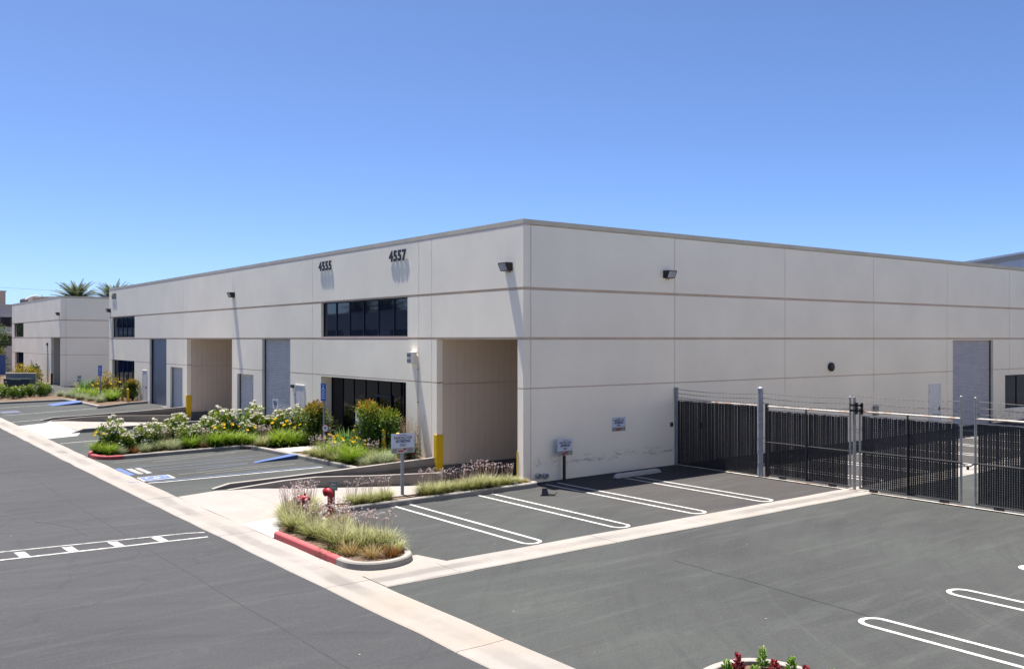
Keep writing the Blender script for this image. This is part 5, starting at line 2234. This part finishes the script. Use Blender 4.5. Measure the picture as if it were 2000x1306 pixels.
for k, (u, v, s) in enumerate(((-2.45, 13.2, 1.1), (-2.1, 13.7, 1.1), (-2.0, 12.95, 1.1), (-1.6, 13.3, 1.05), (-1.2, 12.9, 1.0))):
    lily(u, v, 'yellow-flowered daylily beyond the entrance walk, %s from the kerb' % ORD[k], 'lilies on the far side of the entrance walk', s)
garlic(-1.0, 12.6, 'garlic clump with dry leaves at the back of the entrance walk', None, .8)
plant('nandina', 'orange-tipped nandina shrub at the left edge of the entrance glass', 'shrub', None, -0.95, 12.95, [('foliage', 'nandina0'), ('stems', 'nandstem0')], 1.12, rz=1.0)

# entrance bed
EB = 'lilies in the entrance bed'
plant('nandina', 'yellow and orange nandina shrub in front of the entrance glass', 'shrub', None, -1.0, 7.75, [('foliage', 'nandina1'), ('stems', 'nandstem1')], 1.10, dz=.2, rz=2.0)
plant('nandina', 'second nandina shrub crowding the yellow one, left side', 'shrub', None, -0.75, 8.6, [('foliage', 'nandina0'), ('stems', 'nandstem0')], .92, dz=.2, rz=4.0)
plant('strap_lily', 'large strap-leaved lily standing before the dark entrance', 'lily', None, -1.5, 9.0, [('foliage', 'strap')], 1.05, dz=.15)
plant('strap_lily', 'smaller strap-leaved lily right of the walk', 'lily', None, -1.2, 9.9, [('foliage', 'strap')], .8, dz=.15)
plant('dark_shrub', 'dark green low shrub at the foot of the wall by the yellow guard', 'shrub', None, -0.6, 5.95, [('foliage', 'dark'), ('stems', 'darkstem')], .85, dz=.2)
for k, (u, v, s, f) in enumerate(sorted(((-2.0, 8.9, 1.0, 1), (-2.3, 8.2, 1.0, 1), (-1.8, 7.8, 1.0, 1), (-2.2, 7.3, 1.05, 1), (-2.4, 6.75, 1.0, 0), (-2.0, 9.6, 1.0, 1), (-1.55, 8.2, 1.0, 1), (-1.3, 6.5, .8, 0), (-1.75, 6.9, .95, 1), (-0.9, 9.6, .9, 1)), key=ltr)):
    lily(u, v, 'daylily clump in the bed before the entrance glass, %s from the left' % ORD[k], EB, s, bool(f), dz=.13)
for k, (u, v, s) in enumerate(((-2.55, 9.4, 1.1), (-2.5, 8.7, 1.1), (-2.55, 7.8, 1.0), (-1.9, 6.35, 1.1))):
    garlic(u, v, 'lilac-flowered garlic clump at the kerb of the entrance bed, %s from the walk' % ORD[k], 'garlic in the entrance bed', s, True, dz=.12)
fescue(-2.35, 5.85, 'round pale grass tuft nearest the ramp wall', None, 1.1, dz=.12)
fescue(-1.8, 5.75, 'largest pale grass mound above the ramp wall', None, 1.65, dz=.14)
fescue(-1.35, 6.1, 'pale grass mound behind the nearest parking sign post', None, 1.25, dz=.16)
fescue(-2.5, 10.5, 'tiny grass tuft at the corner of the entrance walk', None, .5, dz=.12)
# dry stalky shrub
r = random.Random(5)
mb = MB()
lf = MB()
for k in range(70):
    a = r.uniform(0, 2 * PI)
    tip = Vector((math.cos(a) * r.uniform(.05, .6), math.sin(a) * r.uniform(.05, .6), r.uniform(.7, 1.6)))
    mid = tip * .5 + Vector((0, 0, .1))
    mb.tube([(tip.x * .1, tip.y * .1, 0), mid, tip], [.006, .004, .003], 3, False)
    for q in range(26):
        p = mid.lerp(tip, r.uniform(-.2, 1.05)) + Vector((r.gauss(0, .05), r.gauss(0, .05), r.gauss(0, .05)))
        leafq(lf, p, Vector((r.uniform(-1, 1), r.uniform(-1, 1), r.uniform(-1, 1))), .03, .016, r)
t = thing('dry_shrub', 'airy dried-out brown shrub against the wall by the siren conduit', 'shrub', (-0.62, 5.75, .2))
mb.build('twigs', 'twig', t)
lf.build('foliage', 'twig', t)

# far beds
for k, (u, v) in enumerate(sorted(((-6.6, 53.6), (-6.2, 51.6), (-5.6, 52.4), (-4.9, 53.0), (-4.3, 52.6), (-7.2, 52.2), (-3.7, 53.4)), key=ltr)):
    rose(u, v, 'low green rose bush with few blooms before the far transformer box, %s from left' % ORD[k], 'roses by the transformer', rnd.uniform(.85, 1.1), few=True)
for k, (u, v) in enumerate(sorted(((-3.1, 51.8), (-2.7, 48.6), (-2.9, 46.3), (-2.6, 44.6), (-2.5, 42.6), (-2.1, 43.6), (-2.2, 46.8), (-2.9, 50.1)), key=ltr)):
    fescue(u, v, 'pale grass tuft in the far bed, %s of its kind from the left' % ORD[k], 'grass tufts in the far bed', rnd.uniform(1.2, 1.6))
for k, (u, v) in enumerate(sorted(((-2.1, 45.4), (-1.6, 43.2), (-2.4, 49.4), (-1.8, 48.0), (-1.2, 44.3)), key=ltr)):
    lily(u, v, 'green lily clump in the far bed, %s of its kind from the left' % ORD[k], 'lilies in the far bed', rnd.uniform(1.1, 1.4))
plant('strap_lily', 'dark strap-leaved plant in the far bed beside the distant white sign', 'lily', None, -1.5, 51.3, [('foliage', 'strap')], 1.35)
plant('shrub', 'golden shrub at the corner of the far bed by the end window', 'shrub', None, -1.0, 47.2, [('foliage', 'gold'), ('stems', 'goldstem')], 1.1, rz=.5)
plant('shrub', 'green shrub left of the golden one in the far bed', 'shrub', None, -1.2, 49.0, [('foliage', 'dark'), ('stems', 'darkstem')], 1.3)
plant('shrub', 'orange-brown shrub beside the far yellow bollards', 'shrub', None, -0.45, 42.5, [('foliage', 'nandina0'), ('stems', 'nandstem0')], .85, rz=3)
plant('shrub', 'golden shrub before the neighbouring building, left one', 'shrub', None, -2.0, 75.4, [('foliage', 'gold'), ('stems', 'goldstem')], 1.25, rz=1)
plant('shrub', 'golden green shrub before the neighbouring building, right one', 'shrub', None, -1.6, 71.9, [('foliage', 'gold'), ('stems', 'goldstem')], 1.2, rz=3)
plant('shrub', 'dark shrub between the two golden ones', 'shrub', None, -1.2, 73.6, [('foliage', 'dark'), ('stems', 'darkstem')], 1.7)
for k, (u, v) in enumerate(((-5.3, 80.5), (-3.6, 79.5), (-4.5, 76.5))):
    plant('shrub', 'reddish shrub before the neighbouring building, %s from the left edge' % ORD[k], 'shrub', 'reddish shrubs far left', u, v, [('foliage', 'nandina0'), ('stems', 'nandstem0')], .7)

# red and green plants on the bottom island
cnt = {}
for k, (u, v, c, h) in enumerate(sorted([(-7.55, -14.75, 'limeplant', .30), (-7.28, -14.72, 'redplant', .34), (-6.92, -14.85, 'limeplant', .42), (-7.75, -15.1, 'redplant', .28), (-7.35, -15.05, 'limeplant', .24), (-7.05, -15.15, 'redplant', .30), (-6.75, -15.2, 'limeplant', .28), (-7.6, -15.4, 'limeplant', .26), (-7.2, -15.45, 'redplant', .28), (-6.85, -15.5, 'redplant', .26), (-7.95, -15.5, 'limeplant', .24), (-6.7, -15.8, 'limeplant', .26), (-7.4, -15.8, 'redplant', .3)], key=ltr)):
    u, v, h = u - .38, v + .03, h * .72
    r = random.Random(500 + k)
    mb = MB()
    for q in range(70):
        a = r.uniform(0, 2 * PI)
        z = h * r.random()
        p = Vector((math.cos(a) * .015, math.sin(a) * .015, z))
        leafq(mb, p, Vector((math.cos(a), math.sin(a), .5 + .6 * z / h)), .11 * (1.15 - .75 * z / h), .035, r)
    red = c == 'redplant'
    cnt[c] = cnt.get(c, -1) + 1
    nth = ORD[cnt[c]]
    t = thing('bedding_plant', ('dark red' if red else 'lime green') + ' leafy plant on the bottom island, %s of its colour from left' % nth, 'plant', (u, v, g(u, v) + .09), 0, 'red bedding plants' if red else 'lime bedding plants')
    mb.build('foliage', c, t)
    mb = MB()
    mb.tube([(0, 0, -.02), (0, 0, h * .95)], 0.008, 5)
    mb.build('stem', c, t)


# ------------------------------------------------------------------ palms and trees
def palm_crown(seed, n, L):
    r = random.Random(seed)
    mb = MB()
    ga = PI * (3 - math.sqrt(5))
    for k in range(n):
        az = k * ga + r.uniform(-.15, .15)
        e0 = math.radians(85 - 95 * (k / n) + r.uniform(-6, 6))
        d = Vector((math.cos(az), math.sin(az), 0))
        s = Vector((-d.y, d.x, 0))
        p = Vector((0, 0, 0))
        a = e0
        LL = L * r.uniform(.85, 1.1)
        segs = 10
        droop = math.radians(r.uniform(35, 60)) / segs
        prev = p
        for j in range(segs):
            dirv = d * math.cos(a) + Vector((0, 0, math.sin(a)))
            q = p + dirv * (LL / segs)
            up = s.cross(dirv)
            if j >= 1:
                w = .28 * math.sin(PI * min(1, (j + .6) / segs) ** .8) + .06
                for h in range(4):
                    pp = p.lerp(q, h / 4)
                    for sg in (-1, 1):
                        tip = pp + s * (sg * w * 1.25) + dirv * w * .95 + up * (w * .5 * r.uniform(.4, 1.1)) - Vector((0, 0, .05))
                        b0 = pp - dirv * .034
                        b1 = pp + dirv * .034
                        i = len(mb.v)
                        mb.v += [tuple(b0), tuple(b1), tuple(tip)]
                        mb.f.append((i, i + 1, i + 2))
            i = len(mb.v)
            mb.v += [tuple(p - s * .025), tuple(p + s * .025), tuple(q + s * .02), tuple(q - s * .02)]
            mb.f.append((i, i + 1, i + 2, i + 3))
            p = q
            a -= droop
    return mb


crowns = [palm_crown(s, 84, 2.9).mesh('crown', 'palm') for s in (1, 2)]


def palm(u, v, h, label, k, s=1.0):
    t = thing('palm_tree', label, 'palm tree', (u, v, 0.2), rnd.uniform(0, 6), 'date palms behind the buildings')
    mb = MB()
    rings = 18
    prof = []
    for j in range(rings + 1):
        z = h * j / rings
        prof.append((.30 + (.03 if j % 2 else 0) + .12 * max(0, 1 - z / 1.0) + .10 * max(0, (z - h * .85) / (h * .15)), z))
    mb.lathe(prof, 0, 0, 12)
    mb.build('trunk', 'trunk', t)
    c = link('crown', crowns[k], t, (0, 0, h))
    c.scale = (s, s, s)
    return t


palm(9.1, 104.6, 8.9, 'date palm rising behind the left end of the neighbouring building roof', 0, 1.15)
palm(12.9, 102.0, 8.9, 'date palm half hidden behind the end of the long warehouse', 1, 1.1)
palm(8.5, 122.0, 8.6, 'farthest small palm left of the others', 0, .7)


def tree(u, v, h, rx, label, seed):
    t = thing('tree', label, 'tree', (u, v, 0.2), 0, None)
    r = random.Random(seed)
    mb = MB()
    mb.tube([(0, 0, 0), (.1, .05, h * .3), (0, .1, h * .55)], [.22, .17, .1], 8)
    mb.build('trunk', 'stem_brown', t)
    lf = MB()
    br = MB()
    for k in range(16):
        a = r.uniform(0, 2 * PI)
        c = Vector((math.cos(a) * rx * r.uniform(.1, .8), math.sin(a) * rx * r.uniform(.1, .8), h * r.uniform(.42, .9)))
        br.tube([(0, .05, h * .4), c], [.06, .02], 5, False)
        cr = rx * r.uniform(.25, .45)
        for q in range(330):
            d = Vector((r.gauss(0, 1), r.gauss(0, 1), r.gauss(0, 1)))
            d.normalize()
            leafq(lf, c + d * cr * r.random() ** .4, d + Vector((0, 0, -.2)), .22, .12, r)
    br.build('limbs', 'stem_brown', t)
    lf.build('crown', 'tree', t)
    return t


tree(-1.8, 97.0, 7.6, 2.6, 'green tree at the left edge before the far office building', 3)


# ------------------------------------------------------------------ far buildings
fb = thing('office_building', 'distant pale office block with dark window bands at the left edge', 'building', (-6, 116, 0))
mb = MB()
mb.box(-14, 14, 0, 14, 0, 8.9)
mb.build('wall', 'pale_far', fb)
for z in (3.6, 6.1):
    mb = MB()
    mb.box(-13.5, 13.5, -.05, .0, z, z + 1.3)
    w = mb.build('window', 'frame', fb)
    for k in range(18):
        p = MB()
        x = -13.4 + k * 1.49
        p.box(x, x + 1.42, -.08, -.051, z + .06, z + 1.24)
        p.build('pane', 'glass', w)
mb = MB()
mb.box(-14.1, 14.1, -.1, 14.1, 8.9, 9.1)
mb.build('coping', 'coping', fb)
mb = MB()
mb.box(-14, 14, -.4, 0, 5.3, 5.5)
mb.build('ledge', 'white', fb)
fb = thing('tan_building', 'distant tan stucco block rising over the far roofs at the left edge', 'building', (0, 140, 0))
mb = MB()
mb.box(-12, 6.3, 0, 10, 0, 11.8)
mb.build('wall', 'tan', fb)
mb = MB()
mb.box(-12.1, 6.4, -.1, 10.1, 11.8, 12.0)
mb.build('coping', 'tan', fb)
fb = thing('tan_roof_building', 'distant low tan roof with curved white canopy behind the neighbouring building', 'building', (4.2, 104, 0))
mb = MB()
mb.hexa([(-.6, 0, 0), (6, 0, 0), (6, 8, 0), (-.6, 8, 0), (-.2, 0, 9.7), (6, 0, 9.9), (6, 8, 9.9), (-.2, 8, 9.7)])
mb.build('wall', 'tan', fb)
mb = MB()
mb.tube([(-1.3 + 1.6 * (1 + math.cos(a)), -.3, 8.7 + 1.2 * math.sin(a) * .95) for a in [PI / 2 + PI / 2 * k / 8 for k in range(9)]], 0.10, 6)
mb.build('canopy_edge', 'white', fb)
mb = MB()
mb.box(-1.6, -.8, -.5, .3, 8.0, 9.3)
mb.build('roof_unit', 'grey_wall', fb)
t = thing('tarp_fence', 'blue tarp-covered fence far left behind the shrubs', 'fence', (-3.5, 100.5, 0.2))
mb = MB()
for k in range(20):
    x = -14 + k * .9
    y0, y1 = .05 * math.sin(k * 1.3), .05 * math.sin((k + 1) * 1.3)
    mb.face([(x, y0, 0.1), (x + .9, y1, 0.1), (x + .9, y1, 2.4), (x, y0, 2.4)])
mb.build('tarp', 'tarp', t)
for k in range(7):
    mb = MB()
    mb.tube([(-14 + k * 3, .12, 0), (-14 + k * 3, .12, 2.5)], .04, 6)
    mb.build('post', 'steel', t)
for k, (u, v) in enumerate(((-7.5, 103.5), (-5.0, 104), (-2.5, 103.5), (-.5, 104.2))):
    plant('shrub', 'tall brownish shrub above the blue tarp, %s from the left' % ORD[k], 'shrub', 'brownish shrubs over the tarp', u, v, [('foliage', 'nandina0'), ('stems', 'nandstem0')], 2.3, z=.2)

# metal-sided hall whose gable shows over the parapet at the right
wh = thing('metal_hall', 'white metal-sided hall with gabled roof rising over the parapet at right', 'building', (101.0, 38.0, 0), math.radians(-63.4))
EV, RG = 14.15, 17.45
mb = MB()
mb.face([(0, 0, 0), (44, 0, 0), (44, 0, EV), (22, 0, RG), (0, 0, EV)])
mb.face([(0, 40, 0), (0, 0, 0), (0, 0, EV), (0, 40, EV)])
mb.face([(44, 0, 0), (44, 40, 0), (44, 40, EV), (44, 0, EV)])
mb.build('siding', 'siding', wh)
for k in range(36):
    x = .2 + k * .62
    zt = EV + (RG - EV) * (1 - abs(x - 22) / 22)
    mb = MB()
    mb.box(x, x + .09, -.09, -.001, 8, zt - .3)
    mb.build('siding_rib', 'siding', wh)
for s_ in (0, 1):
    mb = MB()
    a, b = ((-.6, EV - .09), (22, RG)) if s_ == 0 else ((22, RG), (44.6, EV - .09))
    mb.hexa([(a[0], -.5, a[1]), (b[0], -.5, b[1]), (b[0], 40.5, b[1]), (a[0], 40.5, a[1]), (a[0], -.5, a[1] + .28), (b[0], -.5, b[1] + .28), (b[0], 40.5, b[1] + .28), (a[0], 40.5, a[1] + .28)])
    mb.build('roof', 'white', wh, fix=True)
mb = MB()
mb.hexa([(0, -.35, EV - .5), (22, -.35, RG - .5), (22, -.1, RG - .5), (0, -.1, EV - .5), (0, -.35, EV - .02), (22, -.35, RG - .02), (22, -.1, RG - .02), (0, -.1, EV - .02)])
mb.build('rake_board', 'sign_pale', wh, fix=True)

# twin building across the lot, behind the stalls at right: stands outside the picture
tb = thing('warehouse', 'twin off-white warehouse across the lot behind the right-hand stalls', 'building', (0, 0, 0))
fT = lambda a, z, d: (a, -21.6 - d, z)
facade(tb, fT, [-6.0, 0.3, 6.79, 13.07, 19.27, 25.47, 31.67, 37.87, 44.0, 50.2], ROWS, [], 'wall', GAPS)
mb = MB()
mb.box(-6.0, 50.2, -70, -21.7, -1, 8.0)
mb.build('rear_wall', 'wall', tb)
mb = MB()
mb.box(-6.05, 50.25, -21.9, -21.57, 8.09, 8.26)
mb.build('coping', 'coping', tb)

# building and palms across the drive: seen mirrored in the window glass
ob = thing('opposite_warehouse', 'off-white warehouse across the drive, mirrored in the window glass', 'building', (-46, -10, 0))
mb = MB()
mb.box(-20, 0, -8, 150, 0, 8.2)
mb.build('wall', 'pale_far', ob)
mb = MB()
mb.box(-20.1, .05, -8.1, 150.1, 8.2, 8.4)
mb.build('coping', 'coping', ob)
for k in range(12):
    mb = MB()
    mb.box(0, .06, -4 + k * 12, 4 + k * 12, 4.4, 5.8)
    mb.build('window', 'frame', ob)
palm(-52, 102, 8.6, 'date palm across the drive, mirrored in the upper window, left one', 0, 1.2)
palm(-53, 113, 8.8, 'date palm across the drive, mirrored in the upper window, right one', 1, 1.2)

# overhead wires at the far left
for k, (dz_, nm) in enumerate(((0, 'upper'), (-2.0, 'lower'))):
    t = thing('power_line', nm + ' of the thin overhead wires crossing the sky at far left', 'wire', (0, 0, 0))
    mb = MB()
    pts = []
    for j in range(25):
        s = j / 24
        pts.append((-30 + 75 * s, 124 - 56 * s, 13.6 - 4.6 * s + dz_ - 1.2 * 4 * s * (1 - s)))
    mb.tube(pts, 0.014, 4)
    mb.build('cable', 'dark_metal', t)
